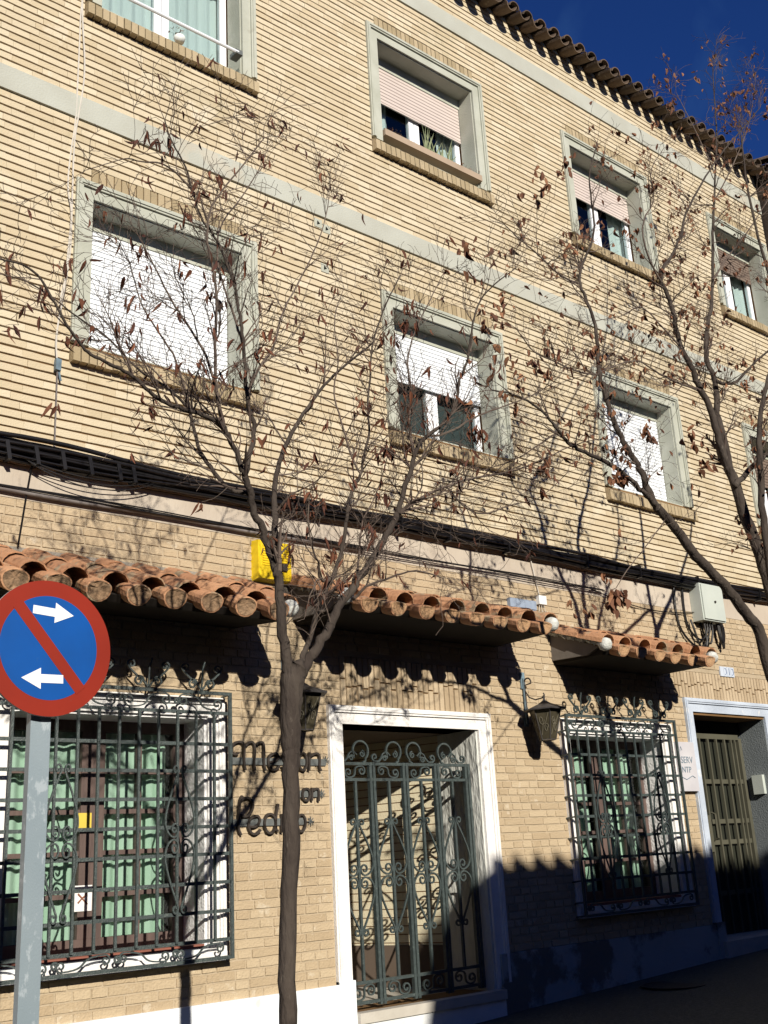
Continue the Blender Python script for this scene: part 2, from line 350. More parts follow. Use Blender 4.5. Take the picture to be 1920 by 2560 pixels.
def soldier(name, x0, x1, z0, z1, yb, yf, m, parent, w=.066, tilt=0, two=False, zf=None):
    b = MB(); n = max(1, round((x1-x0)/w)); w = (x1-x0)/n
    for i in range(n):
        a, c = x0+i*w+.005, x0+(i+1)*w-.005
        if two:
            zz = z0+random.uniform(.35, .65)*(z1-z0)
            b.brick(a, c, yb, yf+random.uniform(-.002, .002), z0+.003, zz-.004, .003, .0015); b.brick(a, c, yb, yf, zz+.004, z1-.003, .003, .0015)
        else:
            dz = random.uniform(-.004, .004)
            y0 = yf+random.uniform(-.003, .003)
            vs = [(a, yb, z0+dz), (c, yb, z0+dz), (c, yb, z1+tilt), (a, yb, z1+tilt), (a, y0, z0+dz), (c, y0, z0+dz), (c, y0+.004, (zf or z1-tilt)+dz), (a, y0+.004, (zf or z1-tilt)+dz)]
            b.add(vs, [(4, 5, 6, 7), (0, 4, 7, 3), (1, 2, 6, 5), (3, 7, 6, 2), (0, 1, 5, 4), (0, 3, 2, 1)])
    return b.build(name, m, parent)

def casing(x0, x1, z0, z1, w, m, parent, pr=.03, name='casing'):
    b = MB()
    for (o, i, y) in ((0, w*.38, -pr-.012), (w*.38, w, -pr+.006)):
        b.box(x0+o, x0+i, y, .002, z0, z1-o); b.box(x1-i, x1-o, y, .002, z0, z1-o); b.box(x0+i, x1-i, y, .002, z1-i, z1-o)
    b.box(x0+w*.10, x0+w*.26, -pr-.022, -pr, z0, z1-w*.1); b.box(x1-w*.26, x1-w*.1, -pr-.022, -pr, z0, z1-w*.1); b.box(x0+w*.26, x1-w*.26, -pr-.022, -pr, z1-w*.26, z1-w*.1)
    return b.build(name, m, parent)

def upper_window(x0, x1, zs, zt, sh, smat, gmat, style):
    w = bpy.data.objects.new('window', None)
    a, c, z0, z1 = x0+CW, x1-CW, zs+SH, zt-CW
    # the part itself is the casing mesh; its pieces are sub-parts
    W0 = casing(x0, x1, z0, zt, CW, M['casing'], BLD, name='window')
    D = .20
    # reveal lining
    b = MB(); b.box(a, a+.012, .002, D+.02, z0, z1-.012).box(c-.012, c, .002, D+.02, z0, z1-.012).box(a, c, .002, D+.02, z1-.012, z1).box(a, c, .002, D+.1, z0-.02, z0+.012)
    b.build('reveal', M['casing'], W0)
    soldier('sill', x0-.0, x1+.0, zs, zs+SH, .03, -.082, M['soldier'], W0, .066, 0, zf=zs+.112)
    soldier('lintel', x0+.13, x1-.12, zt, zt+.14, .0, -.018, M['soldier'], W0, .066)
    top = z1-.13
    MB().box(a+.012, c-.012, D+.0, D+.03, top, z1-.012).build('shutter_box', M['casing'], W0)
    if sh is not None:
        b = MB(); g = MB(); z = top; k = 0
        while z-.045 > sh:
            b.box(a+.02, c-.02, D+.010, D+.022, z-.037, z); z -= .045
        b.box(a+.02, c-.02, D+.008, D+.024, max(sh, z-.04), z)
        b.build('shutter', smat, W0)
        g.box(a+.02, c-.02, D+.017, D+.020, sh+.01, top).build('shutter_joint', gmat, W0)
    # frame and glass
    fy = D+.05; b = MB(); m_ = (a+c)/2
    for (p, q) in ((a+.012, a+.08), (m_-.075, m_-.005), (m_+.005, m_+.075), (c-.08, c-.012)): b.box(p, q, fy, fy+.05, z0+.012, top)
    for (p, q) in ((a+.08, m_-.075), (m_+.075, c-.08)): b.box(p, q, fy+.002, fy+.048, z0+.012, z0+.08); b.box(p, q, fy+.002, fy+.048, top-.07, top)
    if style != 'solid': b.build('frame', M['white_frame'], W0)
    MB().box(a+.08, m_-.075, fy+.02, fy+.026, z0+.08, top-.07).box(m_+.075, c-.08, fy+.02, fy+.026, z0+.08, top-.07).build('pane', M['glass'], W0)
    def wavy(p, q, nm='curtain', mm='curtain', y=fy+.10):
        b = MB(); n = max(6, int((q-p)/.02)); vs = []; fs = []
        for i in range(n+1):
            x = p+(q-p)*i/n; yy = y+.015*math.sin(x*55)+.01*math.sin(x*23)
            vs += [(x, yy, z0+.02), (x, yy, top)]
        fs = [(2*i, 2*i+2, 2*i+3, 2*i+1) for i in range(n)]
        b.add(vs, fs).build(nm, M[mm], W0, smooth=True)
    if style == 'curtains': wavy(a+.02, c-.02)
    if style == 'split':
        wavy(a+.25, a+.42); wavy(c-.30, c-.02)
    if style == 'split2':
        wavy(a+.02, a+.34); wavy(c-.34, c-.02)
    if style == 'grey':
        MB().box(a+.02, c-.02, fy+.09, fy+.10, z0+.02, top).build('blind', M['grey_blind'], W0)
    MB().box(a-.05, c+.05, .62, .66, z0-.1, z1+.1).box(a-.05, a-.02, .40, .62, z0-.1, z1+.1).box(c+.02, c+.05, .40, .62, z0-.1, z1+.1).box(a-.05, c+.05, .40, .62, z1+.03, z1+.1).box(a-.05, c+.05, .40, .62, z0-.1, z0-.05).build('room', M['dark_room'], W0)
    return W0
styles = [(None, 'shutter_pink', 'groove', 'curtains'), (9.44, 'shutter_pink', 'groove', 'split'), (9.52, 'shutter_pink', 'groove', 'split2'), (9.55, 'shutter_brown', 'groove', 'split2'),
          (5.47, 'shutter_white', 'groove_white', 'curtains'), (6.11, 'shutter_white', 'groove_white', 'grey'), (5.47, 'shutter_white', 'groove_white', 'curtains'), (6.2, 'shutter_brown', 'groove', 'split2')]
for (x0, x1, zs, zt), (sh, sm, gm, st) in zip(UW, styles): upper_window(x0, x1, zs, zt, sh, M[sm], M[gm], st)
# white guard bar across the first window
b = MB(); b.tube([(2.9, -.10, 8.86), (4.63, -.10, 8.86)], .017, 8); o_ = b.build('guard_bar', M['white_frame'], BLD)
MB().box(4.60, 4.67, -.115, .0, 8.835, 8.885).build('bracket', M['bar_grey'], o_)

# ---- canal tiles
def tile_field(x0, x1, yf, zf, slope, rows, pitch, r, m, parent, L=.36, solid=False, pan_drop=.0, name='roof_tiles', th=.013, seg=7, phase=0, front_fill=None):
    b = MB(); n = int(round((x1-x0)/pitch)); pitch = (x1-x0)/n
    d = Vector((0, 1, slope)).normalized(); nrm = Vector((0, -slope, 1)).normalized()
    def canal(cx, y0, z0, up, rr0, rr1, L):
        base = Vector((cx+random.uniform(-.006, .006), y0, z0)); tone = random.random(); vs = []; fs = []
        sk = random.uniform(-.010, .010)
        for s_, rr in ((0, rr0), (1, rr1)):
            c = base+d*(L*s_)+Vector((sk*s_, 0, 0))
            for lay in (0, 1):
                for k in range(seg+1):
                    t = PI*k/seg; q = rr-lay*th
                    vs.append(c+Vector((1, 0, 0))*(q*math.cos(t))+nrm*(q*math.sin(t)*up*.9))
        K = seg+1
        for k in range(seg):
            fs += [(k, k+1, 2*K+k+1, 2*K+k), (K+k, 3*K+k, 3*K+k+1, K+k+1), (k, K+k, K+k+1, k+1), (2*K+k, 2*K+k+1, 3*K+k+1, 3*K+k)]
        b.add(vs, fs, tone)
    for row in range(rows):
        oy = d*(L*.86*row)
        for i in range(n+1):
            j = random.uniform(-.012, .012)
            if i < n and not (solid and row == 0): canal(x0+(i+.5)*pitch, yf+oy.y+j-.05, zf+oy.z+.012*(row > 0), -1, r, r*.86, L)
            canal(x0+i*pitch, yf+oy.y+j+(.015 if solid else 0), zf+oy.z+(.050 if solid else .055)+.012*(row > 0), 1, r*1.0, r*.86, L)
    o = b.build(name, m, parent)
    return o
EAV = tile_field(XL, 14.5, -.23, 11.41, .30, 9, .245, .088, M['tile_roof'], BLD)
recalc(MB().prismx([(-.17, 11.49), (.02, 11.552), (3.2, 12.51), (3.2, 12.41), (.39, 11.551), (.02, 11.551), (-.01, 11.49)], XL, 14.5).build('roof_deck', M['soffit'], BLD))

def tongues(x0, x1, yf, zf, slope, pitch, parent, uf=.40, cap='end_mortar', ins=(.004, .016)):
    n = int(round((x1-x0)/pitch)); pitch = (x1-x0)/n; d = Vector((0, 1, slope)).normalized(); nrm = Vector((0, -slope, 1)).normalized(); X = Vector((1, 0, 0))
    for i in range(n):
        b = MB(); c0 = Vector((x0+(i+.5)*pitch+random.uniform(-.008, .008), yf-.07+random.uniform(-.012, .012), zf+random.uniform(-.006, .004))); K = 16; sk = random.uniform(-.02, .02)
        vs = []
        for (t, r) in ((0, .080), (.003, .091), (.05, .093), (.36, .086)):
            for k in range(K):
                a = 2*PI*k/K; up = uf if math.sin(a) > 0 else 1.0
                vs.append(c0+d*t+X*(sk*t/.36)+X*(r*math.cos(a))+nrm*(r*math.sin(a)*up))
        b.add(vs, [(j*K+k, j*K+(k+1) % K, (j+1)*K+(k+1) % K, (j+1)*K+k) for j in range(3) for k in range(K)], random.random()); b.build('eaves_tile', M['tile'], parent, smooth=False)
        e = MB(); cc = c0-d*.002
        ring = [cc+X*(.079*math.cos(2*PI*k/K))+nrm*(.079*math.sin(2*PI*k/K)*(uf if math.sin(2*PI*k/K) > 0 else 1)) for k in range(K)]
        inn = [cc+d*random.uniform(*ins)+(p-cc)*random.uniform(.62, .78) for p in ring]
        e.add(ring+inn+[cc+d*.012], [(k, (k+1) % K, (k+1) % K+K, k+K) for k in range(K)]+[(K+k, K+(k+1) % K, 2*K) for k in range(K)]); e.build('mortar_end', M[cap], parent)
def canopy(x0, x1, ztop, zf, yf, leftg=True, rightg=True):
    slope = (ztop-zf)/(-yf)
    deck = MB().prismx([(yf+.05, zf-.015), (0, ztop-.05), (0, ztop-.31), (yf+.10, zf-.055)], x0+.03, x1-.03)
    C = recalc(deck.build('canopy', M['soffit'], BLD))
    tile_field(x0+.03, x1-.03, yf, zf-.01, slope-.02, 3, .285, .104, M['tile'], C, .34, solid=True, name='clay_tiles', th=.010)
    tongues(x0+.03, x1-.03, yf, zf-.01, slope-.02, .285, C, .62 if x0 < 3 else .28, 'end_mortar' if x0 < 3 else 'tile_face', (.002, .014) if x0 < 3 else (.0, .003))
    MB().box(x0+.03, x1-.03, -.02, -.004, ztop-.04, ztop+.05).build('flashing', M['mortar'], C)
    for s, on, x in ((-1, leftg, x0), (1, rightg, x1)):
        if not on: continue
        xx = (x, x+.03) if s < 0 else (x-.03, x)
        recalc(MB().prismx([(yf+.10, zf+.02), (0, ztop+.02), (0, ztop-.27), (yf+.25, zf-.035)], *xx).build('gable_board', M['gable'], C))
        b = MB()
        for k in range(26):
            t = k/25; p = Vector((x+random.uniform(-.02, .02), yf+.02+(-yf)*t, zf+.03+(ztop-zf)*t))
            ax = [Vector((random.gauss(0, 1), random.gauss(0, 1), random.gauss(0, 1))).normalized()]; ax.append(ax[0].orthogonal().normalized()); ax.append(ax[0].cross(ax[1]))
            b.obox(p, ax, random.uniform(.012, .03), random.uniform(.010, .022), random.uniform(.010, .02))
        b.build('verge_mortar', M['white_mortar'], C)
        MB().lathe((x+s*.0, yf+.02, zf+.03), [(.02, -.065), (.055, -.045), (.07, 0), (.055, .045), (.02, .062)], 12).build('mortar_lump', M['white_mortar'], C, smooth=True)
    return C
canopy(1.2, 4.60, 3.67, 3.345, -.75, False, True)
canopy(5.13, 7.52, 3.75, 3.50, -.75)
canopy(8.30, 10.06, 3.64, 3.385, -.72)
canopy(12.35, 15.0, 3.85, 3.55, -.72, True, False)

# ---- plinth
b = MB(); b.box(XL, 5.45, -.045, 0, -.5, .67).box(5.45, 5.60, -.06, 0, -.5, .69); b.build('plinth', M['plinth'], BLD)
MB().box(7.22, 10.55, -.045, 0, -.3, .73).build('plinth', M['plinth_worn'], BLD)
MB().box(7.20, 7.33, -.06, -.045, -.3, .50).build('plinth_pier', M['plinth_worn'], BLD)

# ---- iron work helpers (all in planes parallel to the facade)
def spiral(cx, cz, r, turns, a0, sgn, n=22, r_in=.22):
    return [(cx+r*(1-(1-r_in)*i/n)*math.cos(a0+sgn*2*PI*turns*i/n), cz+r*(1-(1-r_in)*i/n)*math.sin(a0+sgn*2*PI*turns*i/n)) for i in range(n+1)]
def fl(b, pts, y, w=.012, d=.014): b.tube([(p[0], y, p[1]) for p in pts], .01, 4, flat=(w, d))
def sscroll(b, x0, z0, x1, z1, r, y, w=.010, d=.012, flip=1):
    # S scroll: a curl at each end joined by a sweeping diagonal
    lo, hi = min(z0, z1), max(z0, z1); r = min(.42*(hi-lo), .22*(x1-x0)); m = 1 if z1 > z0 else -1
    zc = (lo+hi)/2; zl = -(hi-lo)/2+r; zr_ = (hi-lo)/2-r
    p = []
    for i in range(19):
        t = i/18; a = -PI/2-2*PI*1.25*(1-t); q = r*(.25+.75*t); p.append((x0+r+q*math.cos(a), zl+q*math.sin(a)))
    A = Vector((x0+r, zl-r)); B = Vector((x1-r, zr_+r)); L = (x1-x0)*.62
    for i in range(1, 12):
        t = i/12; P0_, P1_, P2_, P3_ = A, A+Vector((L, 0)), B-Vector((L, 0)), B
        q = P0_*(1-t)**3+P1_*(3*t*(1-t)**2)+P2_*(3*t*t*(1-t))+P3_*t**3; p.append((q.x, q.y))
    for i in range(19):
        t = i/18; a = PI/2-2*PI*1.25*t; q = r*(1-.75*t); p.append((x1-r+q*math.cos(a), zr_+q*math.sin(a)))
    fl(b, [(u, zc+m*v) for u, v in p], y, w, d)
def heart_pair(b, cx, zt, zb, hw, y, w=.011, d=.012):
    zm = (zt+zb)/2; kx = hw/.15; kz = (zt-zb)/2/.43
    for s in (-1, 1):
        for q in (-1, 1):
            p = []
            for i in range(20):
                t = i/19; a = -PI/2-2*PI*1.2*(1-t); r = .045*(.25+.75*t); p.append((.056+r*math.cos(a), .052+r*math.sin(a)))
            for i in range(1, 10):
                a = -PI/2+PI/2*i/9; p.append((.056+.094*math.cos(a), .100+.093*math.sin(a)))
            p += [(.147, .13), (.130, .18), (.085, .27), (.040, .345), (.017, .385)]
            for i in range(1, 16):
                t = i/15; a = PI-2*PI*1.0*t; r = .030*(1-.7*t); p.append((.046+r*math.cos(a), .395+r*math.sin(a)))
            fl(b, [(cx+s*u*kx, zm+q*v*kz) for u, v in p], y, w, d)

def barred_window(op, gx0, gx1, cas, dec, n_name):
    a, c, z0, z1 = op
    W0 = casing(cas[0], cas[1], cas[2], cas[3], cas[4], M['white_casing'], BLD, .03, 'window')
    MB().box(cas[0], cas[1], -.05, 0, cas[2]-.06, cas[2]+.0).build('lower_casing', M['white_casing'], W0)
    D = .33
    b = MB(); b.box(a, a+.02, .002, D, z0, z1-.02).box(c-.02, c, .002, D, z0, z1-.02).box(a, c, .002, D, z1-.02, z1).build('reveal', M['white_stucco'], W0)
    MB().box(a, c, -.03, D, z0-.02, z0+.015).build('sill', M['step_side'], W0)
    MB().box(a+.03, c-.03, -.01, D-.02, z0+.017, z0+.04).build('sill_tiles', M['sill_tile'], W0)
    # timber sashes
    b = MB(); p = MB(); fy = D-.03
    a2, c2 = a+.02, c-.02; m_ = (a2+c2)/2
    b.box(a2, c2, fy, fy+.06, z1-.10, z1-.02).box(a2, c2, fy, fy+.06, z0+.04, z0+.13)
    for (q0, q1) in ((a2, a2+.09), (m_-.09, m_+.09), (c2-.09, c2)): b.box(q0, q1, fy-.002, fy+.058, z0+.13, z1-.10)
    nr = 5; hh = (z1-.10-z0-.13)/nr
    for (q0, q1) in ((a2+.09, m_-.09), (m_+.09, c2-.09)):
        qm = (q0+q1)/2
        b.box(qm-.018, qm+.018, fy+.006, fy+.05, z0+.13, z1-.10)
        for k in range(1, nr): b.box(q0, q1, fy+.010, fy+.046, z0+.13+k*hh-.016, z0+.13+k*hh+.016)
    b.build('frame', M['wood'], W0)
    MB().box(a2+.09, m_-.09, fy+.03, fy+.034, z0+.13, z1-.1).box(m_+.09, c2-.09, fy+.03, fy+.034, z0+.13, z1-.1).build('pane', M['glass'], W0)
    for (q0, q1) in ((a2+.08, m_-.1), (m_+.1, c2-.12)):
        n = 40; vs = []
        for i in range(n+1):
            x = q0+(q1-q0)*i/n; yy = fy+.085+.012*math.sin(x*60)+.012*math.sin(x*27); vs += [(x, yy, z0+.1), (x, yy, z1-.03)]
        MB().add(vs, [(2*i, 2*i+2, 2*i+3, 2*i+1) for i in range(n)]).build('curtain', M['mint'], W0, smooth=True)
    MB().box(a-.05, c+.05, .72, .76, z0-.1, z1+.1).box(a-.05, c+.05, .41, .72, z1+.03, z1+.1).box(a-.06, a-.02, .41, .70, z0-.1, z1+.1).box(c+.02, c+.06, .41, .70, z0-.1, z1+.1).build('room', M['dark_room'], W0)
    # grille: a part of the building with its bars and scrolls as sub-parts
    P = -.135; zr = [2.815, 2.67, 2.44, 2.245, 2.05, 1.855, 1.665, 1.47, 1.275, 1.085, .965]
    f = MB(); t = .024
    f.box(gx0, gx1, P-.012, P+.012, zr[0]-t/2, zr[0]+t/2).box(gx0, gx1, P-.012, P+.012, zr[-1]-t/2, zr[-1]+t/2)
    f.box(gx0, gx0+t, P-.0115, P+.0115, zr[-1]+t/2, zr[0]-t/2).box(gx1-t, gx1, P-.0115, P+.0115, zr[-1]+t/2, zr[0]-t/2)
    G = f.build('window_grille', M['iron'], BLD)
    for z in zr[1:-1]: MB().box(gx0+t, gx1-t, P+.006, P+.016, z-.012, z+.012).build('crossbar', M['iron'], G)
    nb = round((gx1-gx0)/.15); st = (gx1-gx0)/nb
    for i in range(1, nb): MB().box(gx0+i*st-.009, gx0+i*st+.009, P-.012, P+.006, zr[-2], zr[1]).build('bar', M['iron'], G)
    for x, xv in ((gx0+.012, gx0+.06), (gx1-.012, gx1-.06)):
        for z in zr:
            MB().tube([(x, P+.012, z), (x, P+.06, z-.004), (x+random.uniform(-.004, .004), -.004, z-.010)], .010, 4).build('side_bar', M['iron'], G)
    # scroll work: frieze, foot and crest
    for (za, zb, fl_) in ((zr[1]+.012, zr[0]-.012, 1), (zr[-1]+.012, zr[-2]-.012, -1)):
        k = 0; x = gx0+.05; step = (gx1-gx0-.10)/4
        for k in range(4):
            b = MB(); xx = x+k*step
            if k % 2 == 0: sscroll(b, xx+.03, za+.008 if fl_ > 0 else zb-.008, xx+step-.03, zb-.008 if fl_ > 0 else za+.008, .030, P, flip=-fl_)
            else: sscroll(b, xx+.03, zb-.008 if fl_ > 0 else za+.008, xx+step-.03, za+.008 if fl_ > 0 else zb-.008, .030, P, flip=fl_)
            fl(b, spiral(xx+.02, (za+zb)/2, .026, 1.3, 0, 1), P)
            b.build('scroll', M['iron'], G)
    for k, cx in enumerate([gx0+(gx1-gx0)*q for q in (.14, .38, .62, .86)]):
        b = MB(); zz = zr[0]+.012
        for s in (-1, 1):
            fl(b, [(cx, zz)]+[(cx+s*.19*math.sin(u*PI/2)*.9, zz+.012+.17*(u**.8)) for u in [i/8 for i in range(1, 8)]]+spiral(cx+s*.135, zz+.165, .034, 1.1, 0 if s > 0 else PI, s), P)
            fl(b, spiral(cx+s*.075, zz+.048, .040, 1.4, PI if s > 0 else 0, -s), P)
        fl(b, [(cx, zz), (cx+.01, zz+.16), (cx+.03, zz+.22)], P, .010, .01)
        b.build('crest_scroll', M['iron'], G)
    for cx in dec:
        b = MB(); heart_pair(b, cx, 2.29, 1.27, .115, P-.018); b.build('heart_scroll', M['iron'], G)
    return W0
barred_window(G1, 2.62, 4.455, (2.66, 4.46, 1.0, 2.80, .14), (3.13, 4.01), '')
barred_window(G2, 8.27, 10.05, (8.30, 10.12, 1.0, 2.80, .14), (8.70, 9.60), '')

# ---- doorway with the iron gate
C1 = casing(5.45, 7.33, .45, 2.80, .15, M['white_casing'], BLD, .03, 'doorway')
soldier('door_lintel', 5.60, 7.22, 2.80, 3.22, .0, -.016, M['soldier_lo'], BLD, .062, two=True)
soldier('door_lintel', 10.32, 12.3, 3.11, 3.42, .0, -.016, M['soldier_lo'], BLD, .062, two=True)
b = MB(); b.box(7.160, 7.185, .002, .52, .436, 2.659).build('side_wall', M['stucco_grey'], C1)
b = MB(); b.box(5.595, 5.612, .002, .60, .436, 2.659).build('side_wall', M['stucco_grey'], C1)
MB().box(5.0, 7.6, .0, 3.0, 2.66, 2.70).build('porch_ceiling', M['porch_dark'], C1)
MB().box(4.9, 7.3, -.02, 3.0, .20, .435).build('porch_floor', M['step'], C1)
P0, P1 = Vector((7.19, .50, 0)), Vector((6.60, 2.53, 0)); dd = (P1-P0).normalized(); nn = Vector((-dd.y, dd.x, 0))
if nn.x > 0: nn = -nn
b = MB(); LW = (P1-P0).length
b.obox(P0+dd*(LW/2)-nn*.03+Vector((0, 0, 1.55)), (dd, nn, Vector((0, 0, 1))), LW/2, .03, 1.11).build('inner_wall', M['cream_joint'], C1)
b = MB(); z = .45
while z < 2.62:
    x = 0; off = random.uniform(.2, .6)
    while x < LW:
        e = min(LW, x+(off if x == 0 else .5))
        b.obox(P0+dd*((x+e)/2)+nn*.004+Vector((0, 0, z+.036)), (dd, nn, Vector((0, 0, 1))), (e-x)/2-.0015, .006, .0325); x = e
    z += .074
b.build('wall_courses', M['cream_brick'], C1)
b = MB(); b.obox(P0+dd*(LW/2)+nn*.016+Vector((0, 0, .62)), (dd, nn, Vector((0, 0, 1))), LW/2-.01, .006, .18); b.build('shade_band', M['porch_dark'], C1)  # dark band that paints in the shade low on the inner wall
MB().box(4.6, 6.7, 2.5, 2.55, .4, 2.7).box(4.55, 4.6, .55, 2.55, .4, 2.7).box(4.6, 5.6, .55, .6, .4, 2.7).build('back_wall', M['cream_brick'], C1)
MB().box(5.60, 7.20, -.10, .0, .38, .455).build('door_step', M['step'], C1)
MB().box(5.605, 7.20, -.08, .0, -.1, .378).build('step_riser', M['step_side'], C1)
GY = .10
g = MB(); zt_, z2_, z3_, z4_ = 2.34, 2.21, .645, .50
xs = [5.625, 5.985, 6.355, 6.725, 7.10]
for z in (zt_, z2_, z3_, z4_): g.box(5.61, 7.125, GY-.012, GY+.012, z-.012, z+.012)
g.box(5.61, 5.618, GY-.010, GY+.010, z4_-.03, zt_+.01)
GATE = g.build('iron_gate', M['iron'], BLD)
for x in xs:
    b = MB(); b.box(x-.032, x-.006, GY-.018, GY+.018, z4_-.03, zt_+.013); b.box(x+.006, x+.032, GY-.018, GY+.018, z4_-.03, zt_+.013)
    b.build('post', M['iron'], GATE)
for i in range(4):
    a, c = xs[i]+.034, xs[i+1]-.034; m_ = (a+c)/2
    MB().box(m_-.011, m_+.011, GY-.011, GY+.011, z3_+.012, z2_-.012).build('bar', M['iron'], GATE)
    b = MB(); heart_pair(b, m_, 1.90, .98, .150, GY-.004, .013, .014); b.build('heart_scroll', M['iron'], GATE)
    b = MB(); f_ = 1 if i in (0, 2) else -1
    if f_ > 0: sscroll(b, a+.035, z2_+.018, c-.035, zt_-.018, .040, GY, .012, .016, -1)
    else: sscroll(b, a+.035, zt_-.018, c-.035, z2_+.018, .040, GY, .012, .016, 1)
    b.build('scroll', M['iron'], GATE)
    b = MB()
    if f_ > 0: sscroll(b, a+.035, z4_+.018, c-.035, z3_-.018, .040, GY, .012, .016, -1)
    else: sscroll(b, a+.035, z3_-.018, c-.035, z4_+.018, .040, GY, .012, .016, 1)
    b.build('scroll', M['iron'], GATE)
    b = MB(); s = 1 if i < 2 else -1; zz = zt_+.013; R_ = .082; cx = m_+s*.07
    arch = [(cx+s*R_*math.cos(t), zz+.095+R_*math.sin(t)) for t in [-.9+(PI+.55+.9)*k/16 for k in range(17)]]
    fl(b, [(cx+s*.02, zz+.0), (cx+s*.05, zz+.012)]+arch+[(m_-s*.06, zz+.045), (m_-s*.10, zz+.01)]+spiral(m_-s*.145, zz+.045, .034, 1.1, -PI/2, -s), GY, .014, .018)
    fl(b, [(m_-s*.085, zz+.02), (m_-s*.05, zz+.075), (m_-s*.01, zz+.095), (m_+s*.03, zz+.06)], GY, .010, .014)
    fl(b, spiral(m_-s*.03, zz+.035, .028, 1.3, 0, s)+[], GY, .010, .014); fl(b, spiral(m_+s*.085, zz+.07, .030, 1.4, PI/2, -s), GY, .010, .014)
    b.build('crest_scroll', M['iron'], GATE)

# ---- second doorway
C2 = casing(10.43, 12.2, .75, 3.11, .15, M['blue_casing'], BLD, .03, 'doorway')
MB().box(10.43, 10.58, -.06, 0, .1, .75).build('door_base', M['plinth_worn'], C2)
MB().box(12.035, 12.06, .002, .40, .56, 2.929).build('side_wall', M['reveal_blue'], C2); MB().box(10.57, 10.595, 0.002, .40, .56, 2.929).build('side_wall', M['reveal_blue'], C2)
MB().box(10.5, 12.1, -.10, .6, .1, .56).build('door_step', M['step'], C2)
MB().box(10.595, 12.035, .40, .44, .56, 2.93).build('door_backing', M['olive_glass'], C2)
DY = .335
b = MB(); b.box(10.60, 10.66, DY, DY+.05, .57, 2.74).box(11.97, 12.03, DY, DY+.05, .57, 2.74).box(10.66, 11.97, DY, DY+.05, 2.72, 2.78).box(10.87, 10.97, DY-.01, DY+.05, .57, 2.72)
DO = b.build('door', M['brass'], C2)
MB().box(10.595, 12.035, DY+.01, DY+.06, 2.78, 2.93).build('transom', M['dark_room'], DO) if False else MB().box(10.595, 12.035, DY+.01, DY+.06, 2.781, 2.93).build('transom', M['dark_room'], C2)
for x in (10.74, 10.81, 11.15, 11.32, 11.49, 11.66, 11.80, 11.88): MB().box(x-.011, x+.011, DY-.01, DY+.015, .57, 2.72).build('bar', M['brass'], C2)
for z in (2.23, 1.78, 1.55, 1.0): MB().box(10.66, 11.97, DY+.016, DY+.03, z-.025, z+.025).build('rail', M['brass'], C2)
MB().box(11.0, 11.14, DY-.02, DY+.01, 1.45, 1.85).build('lock_plate', M['brass'], C2)
MB().tube([(11.18, DY-.01, 1.58), (11.18, DY-.06, 1.60), (11.18, DY-.06, 1.86), (11.18, DY-.01, 1.88)], .012, 6).build('handle', M['brass'], C2)
soldier('door_lintel_upper', 10.32, 12.3, 3.425, 3.43, .0, -.001, M['soldier_lo'], BLD, .5) if False else None
XI = 12.035
o = MB().box(XI-.05, XI, .10, .24, 2.07, 2.29).build('intercom', M['cabinet'], loc=(XI, .17, 2.07)); tag(o, 'small grey intercom box on the blue reveal beside the barred brown door', 'intercom')

